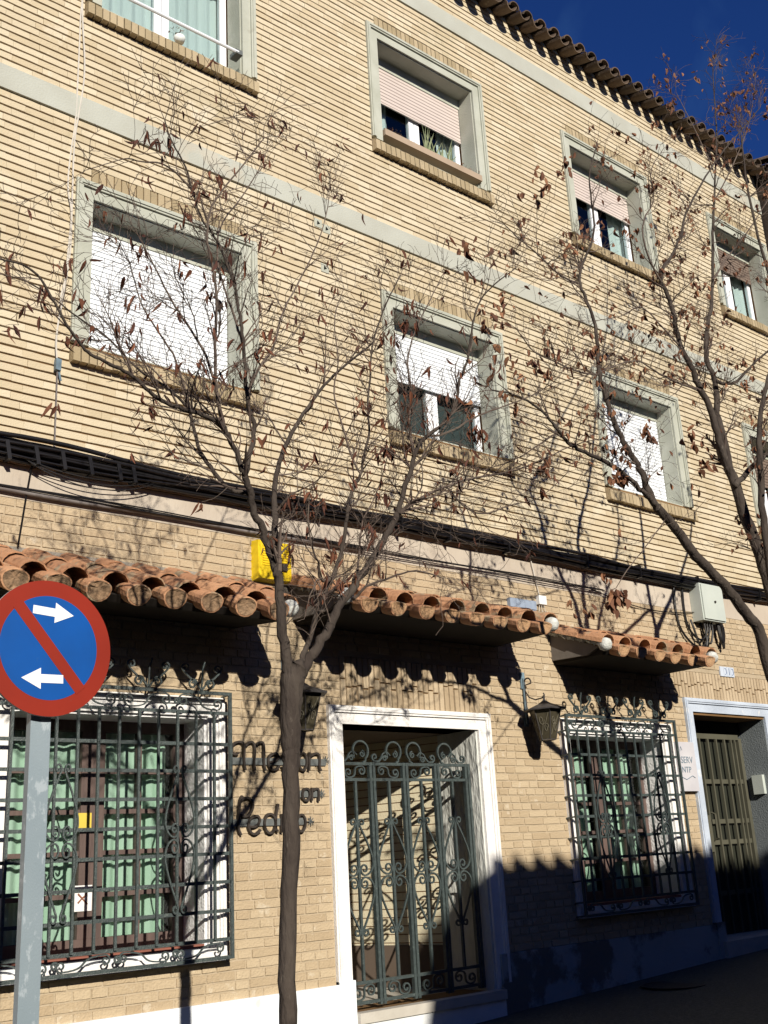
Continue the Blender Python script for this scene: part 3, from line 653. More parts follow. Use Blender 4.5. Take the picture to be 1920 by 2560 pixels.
# ------------------------------------------------------------------ things fixed to the wall
def lantern(x, z, label):
    L = empty('wall_lantern', (x, -.02, z-.35), label, 'lantern', 'lanterns beside the gate')
    b = MB(); b.box(x-.028, x+.028, -.030, -.016, z+.0, z+.16).box(x-.028, x+.028, -.030, -.016, z-.36, z-.28); b.box(x-.014, x+.014, -.045, -.030, z-.34, z+.10); b.build('wall_plate', M['bracket'], L)
    b = MB(); pts = [(-.05, -.02), (-.05, .05)]
    sp = [(-.085+.045*math.cos(t), z+.05+.045*math.sin(t)) for t in [PI+.2-k*.45 for k in range(11)]]
    curve = [(-.045, z-.30), (-.045, z-.10), (-.040, z+.03)]+sp
    b.tube([(x, p[0], p[1]) for p in curve], .008, 5)
    b.tube([(x, -.045, z-.02), (x, -.09, z-.09), (x, -.17, z-.125), (x, -.25, z-.12), (x, -.275, z-.10)], .007, 5); b.build('bracket_scroll', M['black_iron'], L)
    cy = -.275; zr = z-.23
    b = MB(); b.lathe((x, cy, zr), [(.004, .125), (.014, .12), (.009, .10), (.015, .085), (.03, .075), (.06, .055), (.205, .0), (.200, -.012), (.02, -.010)], 6); b.tube([(x, cy, zr+.10), (x, cy-.01, zr+.135), (x, cy, zr+.155)], .007, 5); b.build('lamp_roof', M['lamp_metal'], L)
    b = MB(); b.lathe((x, cy, zr-.012), [(.145, 0), (.075, -.27), (.01, -.272)], 6); b.build('lamp_glass', M['amber'], L)
    b = MB()
    for k in range(6):
        t = 2*PI*k/6; t2 = 2*PI*(k+1)/6
        p0 = Vector((x+.147*math.cos(t), cy+.147*math.sin(t), zr-.012)); p1 = Vector((x+.077*math.cos(t), cy+.077*math.sin(t), zr-.284))
        q0 = Vector((x+.147*math.cos(t2), cy+.147*math.sin(t2), zr-.012)); q1 = Vector((x+.077*math.cos(t2), cy+.077*math.sin(t2), zr-.284))
        b.tube([p0, p1], .005, 4); b.tube([p1, q1], .005, 4)
    b.build('lamp_frame', M['lamp_metal'], L)
    b = MB()
    for k in range(6):
        t = 2*PI*k/6; t2 = 2*PI*(k+1)/6
        p0 = Vector((x+.151*math.cos(t), cy+.151*math.sin(t), zr-.012)); p1 = Vector((x+.081*math.cos(t), cy+.081*math.sin(t), zr-.284))
        q0 = Vector((x+.151*math.cos(t2), cy+.151*math.sin(t2), zr-.012)); q1 = Vector((x+.081*math.cos(t2), cy+.081*math.sin(t2), zr-.284))
        def P_(u, v): return (p0*(1-u)+q0*u)*(1-v)+(p1*(1-u)+q1*u)*v
        for (uc, vc, s) in ((.33, .35, 1), (.66, .62, -1)):
            b.tube([P_(uc+.20*(1-.7*i/12)*math.cos(s*i*.65), vc+.17*(1-.7*i/12)*math.sin(s*i*.65)) for i in range(13)], .0035, 4)
        b.tube([P_(.15, .85), P_(.4, .5), P_(.62, .45), P_(.85, .12)], .0035, 4)
    b.build('lamp_scrolls', M['lamp_scroll'], L)
lantern(7.83, 3.06, 'dark six-sided wall lantern with scrolled panes hanging right of the gate')
lantern(5.03, 3.06, 'dark wall lantern half hidden by the tree trunk, left of the gate')

# iron letters
ORI = (560, 1800); K5 = 1659/300
def L5(pts, y=-.035): return [tuple(at(ORI[0]+p[0]/K5, ORI[1]+p[1]/K5, y)) for p in pts]
def ell(cx, cy, rx, ry, n=20): return [(cx+rx*math.cos(2*PI*i/n), cy+ry*math.sin(2*PI*i/n)) for i in range(n+1)]
SIGN = empty('restaurant_sign', tuple(at(690, 1990, -.02)), 'wrought iron lettering reading Meson Don Pedro on three bars, left of the white doorway', 'sign')
def smooth(pts, it=2):
    for _ in range(it):
        q = [pts[0]]
        for a, b_ in zip(pts, pts[1:]): q += [tuple(.75*u+.25*v for u, v in zip(a, b_)), tuple(.25*u+.75*v for u, v in zip(a, b_))]
        q.append(pts[-1]); pts = q
    return pts
words = {
 'letter_m': [[(195, 455), (150, 485), (105, 455), (100, 400), (115, 345), (165, 305), (220, 298), (265, 335), (278, 410), (268, 600), (292, 692)], [(290, 360), (340, 308), (385, 303), (416, 345), (422, 450), (405, 600), (425, 702)], [(440, 345), (480, 308), (530, 308), (548, 365), (546, 480), (540, 600), (570, 702)]],
 'letter_e': [[(610, 585), (700, 572), (755, 525), (725, 460), (670, 462), (612, 510), (600, 600), (640, 680), (700, 697), (762, 640)]],
 'letter_s': [[(870, 470), (830, 470), (800, 505), (812, 560), (862, 600), (860, 665), (820, 692), (795, 650)]],
 'letter_o': [ell(1085, 578, 55, 120)],
 'letter_n': [[(1180, 448), (1172, 560), (1172, 700)], [(1190, 500), (1250, 458), (1308, 470), (1320, 560), (1310, 650), (1336, 706)]],
 'letter_d': [[(880, 930), (880, 1120)], [(870, 940), (950, 930), (1010, 1020), (960, 1110), (870, 1118)]],
 'letter_o.b': [ell(1130, 1032, 52, 84)],
 'letter_n.b': [[(1216, 938), (1208, 1020), (1210, 1118)], [(1228, 975), (1268, 944), (1302, 960), (1305, 1050), (1302, 1122)]],
 'letter_p': [[(250, 1050), (215, 1110), (203, 1280), (190, 1420), (195, 1520), (232, 1592)], [(215, 1130), (270, 1075), (345, 1078), (398, 1150), (390, 1235), (335, 1325), (262, 1338), (212, 1308)]],
 'letter_e.b': [[(338, 1472), (430, 1482), (498, 1405), (470, 1328), (420, 1326), (350, 1370), (325, 1462), (362, 1562), (430, 1588), (502, 1520)]],
 'letter_d.b': [ell(632, 1432, 78, 135), [(742, 1160), (716, 1300), (706, 1430), (716, 1530), (745, 1532)]],
 'letter_r': [[(797, 1300), (792, 1420), (796, 1558)], [(800, 1345), (835, 1308), (860, 1325)]],
 'letter_o.c': [ell(1062, 1425, 58, 118)]}
for nm, st in words.items():
    b = MB()
    for s_ in st: b.tube(L5(smooth(s_, 2)), .01, 4, flat=(.016, .028))
    b.build(nm.split('.')[0], M['black_iron'], SIGN)
for (p, q) in (((90, 572), (1400, 580)), ((860, 1020), (1320, 1020)), ((110, 1408), (1140, 1415))):
    A, B = at(ORI[0]+p[0]/K5, ORI[1]+p[1]/K5, -.025), at(ORI[0]+q[0]/K5, ORI[1]+q[1]/K5, -.025)
    z = (A.z+B.z)/2; MB().box(A.x, B.x, -.030, -.022, z-.026, z+.026).build('mount_bar', M['bar_grey'], SIGN)
b = MB()
for (cx, cy) in ((1408, 560), (1352, 1020), (1200, 1400)):
    c = at(ORI[0]+cx/K5, ORI[1]+cy/K5, -.03)
    for k in range(4):
        t = PI*k/4; b.tube([(c.x-.035*math.cos(t), -.03, c.z-.035*math.sin(t)), (c.x+.035*math.cos(t), -.03, c.z+.035*math.sin(t))], .004, 4)
b.build('star_ornament', M['bar_grey'], SIGN)

# yellow alarm box
x0, x1, z0, z1 = 4.735, 5.08, 3.76, 4.10; Yf = -.09
YB = empty('alarm_box', (4.83, 0, 3.78), 'yellow alarm siren box with louvres on the brick wall between the canopies', 'alarm box')
b = MB(); b.add([(x0, 0, z0), (x1, 0, z0), (x1, 0, z1), (x0, 0, z1), (x0+.02, Yf, z0+.02), (x1-.0, Yf, z0+.02), (x1-.0, Yf, z1), (x0+.02, Yf, z1)], [(4, 5, 6, 7), (0, 4, 7, 3), (1, 2, 6, 5), (3, 7, 6, 2), (0, 1, 5, 4)]); b.build('housing', M['yellow'], YB)
b = MB()
for k in range(9):
    for q in (0, 1): b.box(x0+.06+q*.15, x0+.17+q*.15, Yf-.006, Yf+.001, z1-.05-k*.020, z1-.040-k*.020)
b.build('louvre', M['yellow'], YB)
MB().box(x1-.10, x1-.05, Yf-.02, Yf+.001, z0+.10, z0+.16).build('lock', M['black_iron'], YB)

# grey electrical cabinet
CB = empty('electrical_cabinet', (11.1, 0, 4.0), 'pale grey electrical cabinet with hanging black conduits below the cable bundle', 'cabinet')
MB().box(10.85, 11.30, -.16, -.015, 4.01, 4.45).build('housing', M['cabinet'], CB)
MB().box(10.865, 11.285, -.178, -.160, 4.025, 4.435).build('door', M['cabinet'], CB)
MB().lathe((11.10, -.185, 4.24), [(.014, -.008), (.014, .008)], 8, 'y').build('latch', M['black_iron'], CB)
b = MB()
for k, (xx, dx, dz) in enumerate(((11.0, -.3, -.10), (11.05, -.5, -.22), (11.10, -.12, -.14), (11.22, .14, -.10), (11.25, .10, -.16), (10.95, -.2, -.2))):
    pts = [(xx, -.09, 4.01), (xx+.01, -.09, 3.90), (xx+dx*.4, -.07, 3.86+dz), (xx+dx, -.04, 3.93+dz*.4), (xx+dx*1.1, -.03, 4.1), (xx+dx*1.05, -.04, 4.42)] if k < 3 else [(xx, -.09, 4.01), (xx+.02, -.09, 3.92+dz), (xx+dx*.6, -.08, 3.86+dz), (xx+dx, -.07, 3.95), (xx+dx, -.05, 4.02)]
    b.tube(smooth(pts, 2), .013 if k != 3 else .022, 6)
b.build('conduit', M['cable'], CB)

# slatted white louvre box and small junction box above the middle canopy
o = MB().box(7.72, 8.10, -.06, -.015, 3.86, 3.95).box(7.74, 8.10, -.05, -.015, 3.765, 3.855); o = o.build('louvre_panel', M['vent_grey'], loc=(7.9, 0, 3.76)); tag(o, 'long pale grey slatted vent panel just above the middle tiled canopy', 'vent')
JB = empty('junction_box', (8.2, 0, 3.9), 'small white junction box with dangling wires right of the slatted vent', 'junction box')
MB().box(8.15, 8.26, -.06, -.015, 3.93, 4.02).build('housing', M['white_plastic'], JB)
b = MB()
for dx in (-.03, 0, .03): b.tube(smooth([(8.20+dx, -.04, 3.93), (8.20+dx*1.5, -.035, 3.87), (8.23+dx*2, -.03, 3.84), (8.27+dx, -.02, 3.87)]), .004, 4)
b.tube([(8.19, -.03, 4.02), (8.10, -.03, 4.45)], .006, 4); b.build('wire', M['cord'], JB)
# vent holes in the upper wall
for (x, z, lb) in ((5.56, 7.40, 'upper left'), (5.66, 7.37, 'upper right'), (5.62, 6.93, 'lower')):
    o = MB().box(x-.045, x+.045, -.020, .0, z-.045, z+.045); o = o.build('air_brick', M['casing'], loc=(x, 0, z)); tag(o, {'upper left': 'small grey air vent just under the concrete band, left one of the pair', 'upper right': 'small grey air vent just under the concrete band, right one of the pair', 'lower': 'small grey air vent on stained bricks, alone below the pair'}[lb], 'vent', 'air vents in the brick wall')
    MB().prism([(x-.015, z-.02), (x+.02, z+.0), (x-.01, z+.025)], -.024, -.0195).build('vent_hole', M['dark_room'], o)

# plaque with faded writing beside the second door
PL = empty('marble_plaque', (10.28, 0, 2.09), 'white marble plaque with faded painted writing between the barred window and the second door', 'plaque')
MB().box(10.10, 10.43, -.075, -.015, 2.09, 2.61).build('slab', M['marble'], PL)
def text(s, x, z, size, y, m, parent, name='lettering', sx=1):
    c = bpy.data.curves.new(name, 'FONT'); c.body = s; c.size = size; c.extrude = .0015; c.align_x = 'CENTER'
    o = bpy.data.objects.new(name, c); COL.objects.link(o); bpy.context.view_layer.update()
    me = bpy.data.meshes.new_from_object(o); COL.objects.unlink(o); bpy.data.objects.remove(o)
    me.materials.clear(); me.materials.append(m)
    R_ = Matrix.Rotation(PI/2, 4, 'X'); w = wloc(parent)
    me.transform(Matrix.Translation(Vector((x, y, z))-w) @ R_ @ Matrix.Diagonal((sx, 1, 1, 1)))
    q = bpy.data.objects.new(name, me); COL.objects.link(q); q.parent = parent; return q
text('SERV', 10.265, 2.385, .10, -.077, M['ink'], PL); text('NTP', 10.24, 2.285, .09, -.077, M['ink'], PL); text('~ .', 10.31, 2.23, .08, -.077, M['ink'], PL) if False else None
b = MB(); b.tube([(10.13, -.078, 2.24), (10.22, -.078, 2.21), (10.33, -.078, 2.25), (10.38, -.078, 2.23)], .004, 4); b.tube([(10.16, -.078, 2.51), (10.18, -.078, 2.56), (10.2, -.078, 2.52)], .003, 4); b.build('scribble', M['ink'], PL)
NP = empty('number_tiles', (11.37, 0, 3.39), 'row of four small glazed house number tiles above the second door', 'house number')
for k in range(4):
    x = 11.235+k*.072; MB().box(x, x+.068, -.030, -.012, 3.40, 3.515).build('tile', M['tile_white'], NP)
    b = MB()
    if k > 0: b.tube([(x+.02, -.032, 3.42), (x+.05, -.032, 3.44), (x+.045, -.032, 3.49), (x+.02, -.032, 3.495)] if k != 2 else [(x+.035, -.032, 3.42), (x+.035, -.032, 3.50)], .004, 4); b.build('marking', M['tile_ink'], NP)

# ------------------------------------------------------------------ cables
CBL = empty('cable_bundle', (7, -.08, 4.4), 'thick bundle of black telephone cables strapped along the facade below the upper windows', 'cables')
for k in range(27):
    b = MB(); oz = random.uniform(-.072, .072); oy = random.uniform(-.03, .03); ph = random.uniform(0, 6); r = random.uniform(.009, .019)
    pts = []
    for i in range(90):
        x = XL+(XR-XL)*i/89
        f_ = .75+.45*math.exp(-((x-3.0)/.9)**2)
        pts.append((x, -.09+oy+.008*math.sin(x*2+ph), 4.465+oz*f_+.020*math.sin(x*.9+ph)*math.cos(x*2.3+ph*2)+.012*math.sin(x*1.1)))
    b.tube(pts, r, 5); b.build('cable', M['cable'], CBL, smooth=True)
for x in (2.65, 2.86, 3.06, 3.27, 3.50, 3.62): MB().obox((x, -.09, 4.44), (Vector((1, 0, .2)).normalized(), Vector((0, 1, 0)), Vector((-.2, 0, 1)).normalized()), .014, .046, .070).build('cable_clip', M['cable'], CBL)
for x in (5.4, 6.3, 6.9, 7.7, 8.9, 9.8, 10.9, 12.2): MB().obox((x, -.09, 4.465), (Vector((1, 0, 0)), Vector((0, 1, 0)), Vector((0, 0, 1))), .010, .048, .075).build('cable_clip', M['cable'], CBL)
b = MB()
for k in range(4):
    d = .03+.035*k; b.tube([(2.72+(3.75-2.72)*i/20+.02*k, -.10-.003*k, 4.42-.004*k-d*math.sin(PI*i/20)**.8 if 0 < i < 20 else 4.42-.004*k) for i in range(21)], .0045, 4)
b.build('loose_loop', M['cable'], CBL)
CND = empty('wall_conduit', (5, -.05, 4.18), 'thin grey conduit with a black wire running along the facade under the cable bundle', 'conduit')
MB().tube([(XL+(5.9-XL)*i/40, -.045, 4.175+.006*math.sin(i*.7)) for i in range(41)], .018, 6).build('pipe', M['conduit'], CND, smooth=True)
b = MB()
for k in range(3): b.tube([(XL+(9.2-XL)*i/60, -.05-.01*k, 4.205-.012*k+.006*math.sin(i*.5+k)) for i in range(61)], .0055, 5)
b.tube([(9.0+2.0*i/20, -.04, 4.19-.10*math.sin(PI*i/20)-.05*i/20) for i in range(21)], .006, 4)
b.build('wire', M['cable'], CND, smooth=True)
o = MB(); pts = [(525, 20), (515, 300), (500, 600), (490, 800), (455, 1000), (435, 1230)]; P = [at(p[0]/2.592, p[1]/2.592, -.03) for p in pts]
P += [at(p[0]/2.592, 400+p[1]/2.592, -.05) for p in ((470, 330), (440, 600), (430, 740), (400, 860), (385, 940))]
o.tube(smooth([tuple(P[0]+Vector((.02, -.07, .25)))]+[tuple(p) for p in P], 2), .0065, 5); o = o.build('hanging_cord', M['cord'], loc=tuple(P[0])); tag(o, 'white cord hanging from the top window sill, the straighter of the two strands', 'cord', 'white cords by the left windows')
pts = [(535, 0), (535, 150), (555, 450), (520, 700), (480, 900), (470, 1240)]; P = [at(p[0]/2.592, p[1]/2.592, -.04) for p in pts]
P += [at(p[0]/2.592, 400+p[1]/2.592, -.06) for p in ((465, 350), (460, 560), (440, 700), (415, 860))]+[at(360/2.592, 840, -.06), at(370/2.592, 840+170/2.592, -.06)]
o = MB().tube(smooth([tuple(p) for p in P], 2), .0065, 5); o = o.build('hanging_cord', M['cord'], loc=tuple(P[0])); tag(o, 'white cord bowing outwards, hanging down to the small blue adapter', 'cord', 'white cords by the left windows')
A = at(373/2.592, 840+190/2.592, -.05)
o = MB().box(A.x-.022, A.x+.022, -.075, -.035, A.z-.045, A.z+.045, .003).tube([(A.x+.01, -.05, A.z-.04), (A.x+.03, -.05, A.z-.12)], .008, 5); o = o.build('cord_adapter', M['bracket'], loc=tuple(A)); tag(o, 'small blue grey plug adapter at the end of the white cord', 'plug')
B = at(350/2.592, 840+720/2.592, -.05)
o = MB().tube([(A.x, -.05, A.z-.03), (B.x, -.06, 4.53)], .0055, 5); o = o.build('drop_wire', M['conduit'], loc=tuple(A)); tag(o, 'thin dark wire dropping from the blue adapter to the cable bundle', 'wire')
o = MB().tube([(2.86, -.05, 4.42), (2.83, -.04, 4.15), (2.79, -.035, 3.77)], .007, 5); o = o.build('drop_wire', M['cable'], loc=(2.86, -.05, 4.42)); tag(o, 'thin dark wire from the cable bundle down to the left canopy tiles', 'wire')

# plants on the second window
TR = empty('window_planter', (7.16, -.05, 8.78), 'long clay coloured trough on the sill of the window with the pink shutter, with plants', 'planter')
b = MB(); b.box(6.47, 7.90, -.055, .06, 8.79, 8.865); b.build('trough', M['planter'], TR)
b = MB()
for k in range(20):
    x = random.choice((7.15, 7.2, 7.4, 7.48))+random.uniform(-.06, .06); a_ = random.uniform(-.7, .7); h = random.uniform(.15, .36)
    pts = [Vector((x, .02, 8.85)), Vector((x+a_*h*.4, 0, 8.85+h*.5)), Vector((x+a_*h, -.03, 8.85+h))]
    b.tube(pts, [.012, .008, .001], 4)
b.build('spiky_leaves', M['plant'], TR)
b = MB()
for k in range(260):
    x = random.uniform(6.5, 6.78) if k < 150 else random.uniform(7.62, 7.9); h = random.uniform(0, .10)*(1-abs((x-6.64 if k < 150 else x-7.76))*3)
    p = Vector((x, random.uniform(-.04, .06), 8.86+abs(h))); d = Vector((random.gauss(0, 1), random.gauss(0, 1), random.gauss(0, 1))).normalized(); e = d.orthogonal().normalized()
    b.add([p, p+d*.022+e*.008, p+d*.03, p+d*.022-e*.008], [(0, 1, 2, 3)])
b.build('leafy_plant', M['plant_red'], TR)
PT = empty('small_pot', (4.05, -.02, 8.73), 'small pale pot with a dark plant on the sill of the top left window', 'pot')
MB().lathe((4.05, -.02, 8.73), [(.04, 0), (.055, .045), (.05, .06), (.02, .062)], 12).build('pot', M['curtain'], PT, smooth=True)
b = MB()
for k in range(50):
    p = Vector((4.03+random.uniform(-.07, .07), -.02+random.uniform(-.04, .04), 8.80+random.uniform(0, .05))); d = Vector((random.gauss(0, 1), random.gauss(0, 1), random.gauss(0, 1))).normalized(); e = d.orthogonal().normalized()
    b.add([p, p+d*.02+e*.01, p+d*.035, p+d*.02-e*.01], [(0, 1, 2, 3)])
b.build('leaves', M['plant_red'], PT)
# poster and yellow sticker inside the barred window
Pp = at(530/2.592, 2080+430/2.592, .29)
o = MB().box(Pp.x-.075, Pp.x+.075, .29, .294, Pp.z-.085, Pp.z+.085).build('picture_card', M['paper'], loc=(Pp.x, .29, Pp.z)); tag(o, 'white card with a brown drawing behind the left barred window', 'card')
MB().tube([(Pp.x-.03, .288, Pp.z+.03), (Pp.x, .288, Pp.z), (Pp.x+.03, .288, Pp.z+.02), (Pp.x+.035, .288, Pp.z+.05)], .008, 4).tube([(Pp.x-.03, .288, Pp.z-.03), (Pp.x, .288, Pp.z), (Pp.x+.04, .288, Pp.z-.04)], .007, 4).build('drawing', M['brown_print'], o)
Py = at(550/2.592, 1680+970/2.592, .29)
o = MB().box(Py.x-.05, Py.x+.05, .29, .294, Py.z-.05, Py.z+.06).build('yellow_sticker', M['yellow_print'], loc=(Py.x, .29, Py.z)); tag(o, 'yellow sticker on a pane of the left barred window', 'sticker')

# ------------------------------------------------------------------ parking sign
d_ = ray(123, 1619); SC = CAMP+d_*(2717.4*.6/342/d_.dot(FW))
SR = empty('parking_sign', (SC.x+.03, SC.y+.05, ground(SC.x)), 'round red and blue no parking sign with white arrows on a galvanised post', 'road sign')
SR.rotation_euler = (0, 0, 0)
yawS = math.radians(4); U = Vector((math.cos(yawS), math.sin(yawS), 0)); N = Vector((math.sin(yawS), -math.cos(yawS), 0)); Zv = Vector((0, 0, 1))
def disc(r, d0, d1, name, m, parent, n=72):
    b = MB(); vs = []
    for dd_ in (d0, d1):
        for k in range(n): t = 2*PI*k/n; vs.append(SC+U*(r*math.cos(t))+Zv*(r*math.sin(t))+N*dd_)
    b.add(vs, [tuple(range(n-1, -1, -1)), tuple(range(n, 2*n))]+[(k, (k+1) % n, (k+1) % n+n, k+n) for k in range(n)]); return recalc(b.build(name, m, parent))
def flatpoly(pts, d0, d1, name, m, parent):
    n = len(pts); b = MB(); vs = [SC+U*p[0]+Zv*p[1]+N*d0 for p in pts]+[SC+U*p[0]+Zv*p[1]+N*d1 for p in pts]
    b.add(vs, [tuple(range(n)), tuple(range(2*n-1, n-1, -1))]+[(k, k+n, (k+1) % n+n, (k+1) % n) for k in range(n)]); return recalc(b.build(name, m, parent))
disc(.300, -.014, -.0005, 'sign_back', M['sign_grey'], SR); RD = disc(.300, 0, .002, 'red_disc', M['sign_red'], SR); disc(.230, .002, .003, 'blue_field', M['sign_blue'], SR)
a45 = math.radians(-49); ux, uz = math.cos(a45), math.sin(a45); hw = .027; hl = .238
flatpoly([(-ux*hl-uz*hw*-1*-1, -uz*hl+ux*hw*-1*-1), (-ux*hl+uz*hw, -uz*hl-ux*hw), (ux*hl+uz*hw, uz*hl-ux*hw), (ux*hl-uz*hw, uz*hl+ux*hw)], .0032, .0042, 'red_bar', M['sign_red'], SR)
def arrow(cx, cz, s, tilt):
    pts = [(-.095, -.0185), (.010, -.0185), (.010, -.046), (.100, 0), (.010, .046), (.010, .0185), (-.095, .0185)]
    c, q = math.cos(tilt), math.sin(tilt); flatpoly([(cx+(s*x*c-z*q), cz+(s*x*q+z*c)) for x, z in pts], .0032, .0044, 'arrow', M['sign_white'], SR)
arrow(.010, .158, 1, -.05); arrow(-.025, -.138, -1, .03)
pc = SC-N*.04+U*.0+Vector((-.004, 0, 0))
MB().box(pc.x-.045, pc.x+.045, pc.y-.0, pc.y+.045, ground(pc.x)-.1, SC.z+.15).build('post', M['galv'], SR)
b = MB(); b.box(pc.x-.055, pc.x+.055, pc.y-.014, pc.y-.001, SC.z-.262, SC.z-.235); b.box(pc.x-.055, pc.x+.055, pc.y-.014, pc.y-.001, SC.z+.10, SC.z+.127); b.build('clamp', M['galv'], SR)

# ------------------------------------------------------------------ trees
def tree(name, base, limbs, label, crownseed, n_leaf, twigd, clusters, lw=(.09, .20), ls=(.035, .085), lm='leaf', thick=1.0):
    random.seed(crownseed)
    T = empty(name, base, label, 'tree', 'bare street trees')
    tr = MB(); tw = MB(); lf = MB()
    tips = []
    def rnd(): return Vector((random.gauss(0, 1), random.gauss(0, 1), random.gauss(0, 1)))
    def grow(p, d, L, r, lvl):
        n = max(3, int(L/.045)); pts = [p.copy()]; rs = [r]; dd = d.normalized(); bend = rnd()*.14
        for i in range(n):
            dd = (dd+rnd()*(.17 if lvl > 1 else .12)+bend*.4+Vector((0, 0, .035))).normalized()
            if random.random() < .16: bend = rnd()*.17
            p = p+dd*(L/n); pts.append(p.copy()); rs.append(max(.0013, r*(1-.75*(i+1)/n)))
        tw.tube(pts, rs, 4 if lvl < 3 else 3, cap=False)
        if lvl < 4:
            k = {1: 9, 2: 5, 3: 2}[lvl]
            for i in range(int(k*L/.5+random.random()*1.2)):
                j = random.randint(max(1, n//5), n); q = pts[j]; pd = (pts[j]-pts[j-1]).normalized()
                side = rnd(); side.y *= .8; side = (side-pd*side.dot(pd)).normalized()
                grow(q, pd*random.uniform(.5, 1.0)+side*random.uniform(.5, .95)+Vector((0, 0, .12)), L*random.uniform(.35, .7), max(.0015, rs[j]*.64), lvl+1)
        if lvl >= 2: tips.append((pts[-1], dd)); tips.append((pts[len(pts)//2], dd))
    for (pts, r_0, r_1, y0, y1, dens) in limbs:
        r_0 *= thick if r_0 > .018 else (thick+1)/2; r_1 *= thick if r_0 > .018 else (thick+1)/2
        n = len(pts)
        P = [Vector(q) if len(q) == 3 else at(q[0], q[1], y0+(y1-y0)*i/(n-1)) for i, q in enumerate(pts)]
        P = [Vector(q) for q in smooth([tuple(p) for p in P], 2)]
        m = len(P); R_ = [(r_0+(r_1-r_0)*(i/(m-1))**.8)*(1+random.uniform(-.05, .05)) for i in range(m)]
        P = [P[0]]+[p+rnd()*(.0025 if R_[i] > .03 else min(.006, R_[i]*.25)) for i, p in enumerate(P[1:])]
        big = r_0 > .014
        (tr if big else tw).tube(P, R_, 14 if r_0 > .05 else 7 if big else 5, cap=True)
        L = sum((P[i+1]-P[i]).length for i in range(m-1))
        if dens > 0:
            for _ in range(int(L*dens*twigd)):
                t = random.uniform(.12, 1); i = min(m-2, int(t*(m-1))); pd = (P[i+1]-P[i]).normalized()
                side = rnd(); side = (side-pd*side.dot(pd)).normalized()
                ll = random.uniform(.16, .52)*(1.1-.4*t)
                grow(P[i], pd*random.uniform(.4, .9)+side*.8+Vector((0, 0, .22)), ll, min(R_[i]*.6, .0060), 1)
            for _ in range(2): grow(P[-1], (P[-1]-P[-3]).normalized()+rnd()*.35, random.uniform(.2, .36), r_1*.7, 1)
    recalc(tr.build('trunk', M['bark'], T, smooth=True))
    cr = tw.build('branches', M['twig'], T)
    def leaf(p, s):
        tone = random.random(); d = Vector((random.gauss(0, .35), random.gauss(0, .35), -1)).normalized(); a = rnd(); a = (a-d*a.dot(d)).normalized(); q = d.cross(a)
        w = s*random.uniform(*lw); vs = []; k = 4; cur = random.uniform(-.7, .7)
        for i in range(k+1):
            u = i/k; wd = w*math.sin(PI*min(.97, u+.06))**.7; c = p+d*(s*u)+q*(cur*s*u*u)
            vs += [c-a*wd+q*wd*1.1, c, c+a*wd*random.uniform(.5, 1)+q*wd*1.1]
        fs = []
        for i in range(k):
            fs += [(3*i, 3*i+1, 3*i+4, 3*i+3), (3*i+1, 3*i+2, 3*i+5, 3*i+4)]
        lf.add(vs, fs, tone)
    random.shuffle(tips)
    for i in range(min(n_leaf, len(tips))):
        p, d = tips[i]
        for _ in range(random.choice((1, 1, 1, 2, 3))): leaf(p+rnd()*.012, random.uniform(*ls))
    for (x, y, Y, n, rad) in clusters:
        c = at(x, y, Y)
        for _ in range(n): leaf(c+rnd()*rad*.55, random.uniform(.045, .085))
    lf.build('dry_leaves', M[lm], T)
    return T, len(tw.f)
def D(*pts): return [(x*1.1573, y*1.1573) for x, y in pts]
Y1 = -2.5
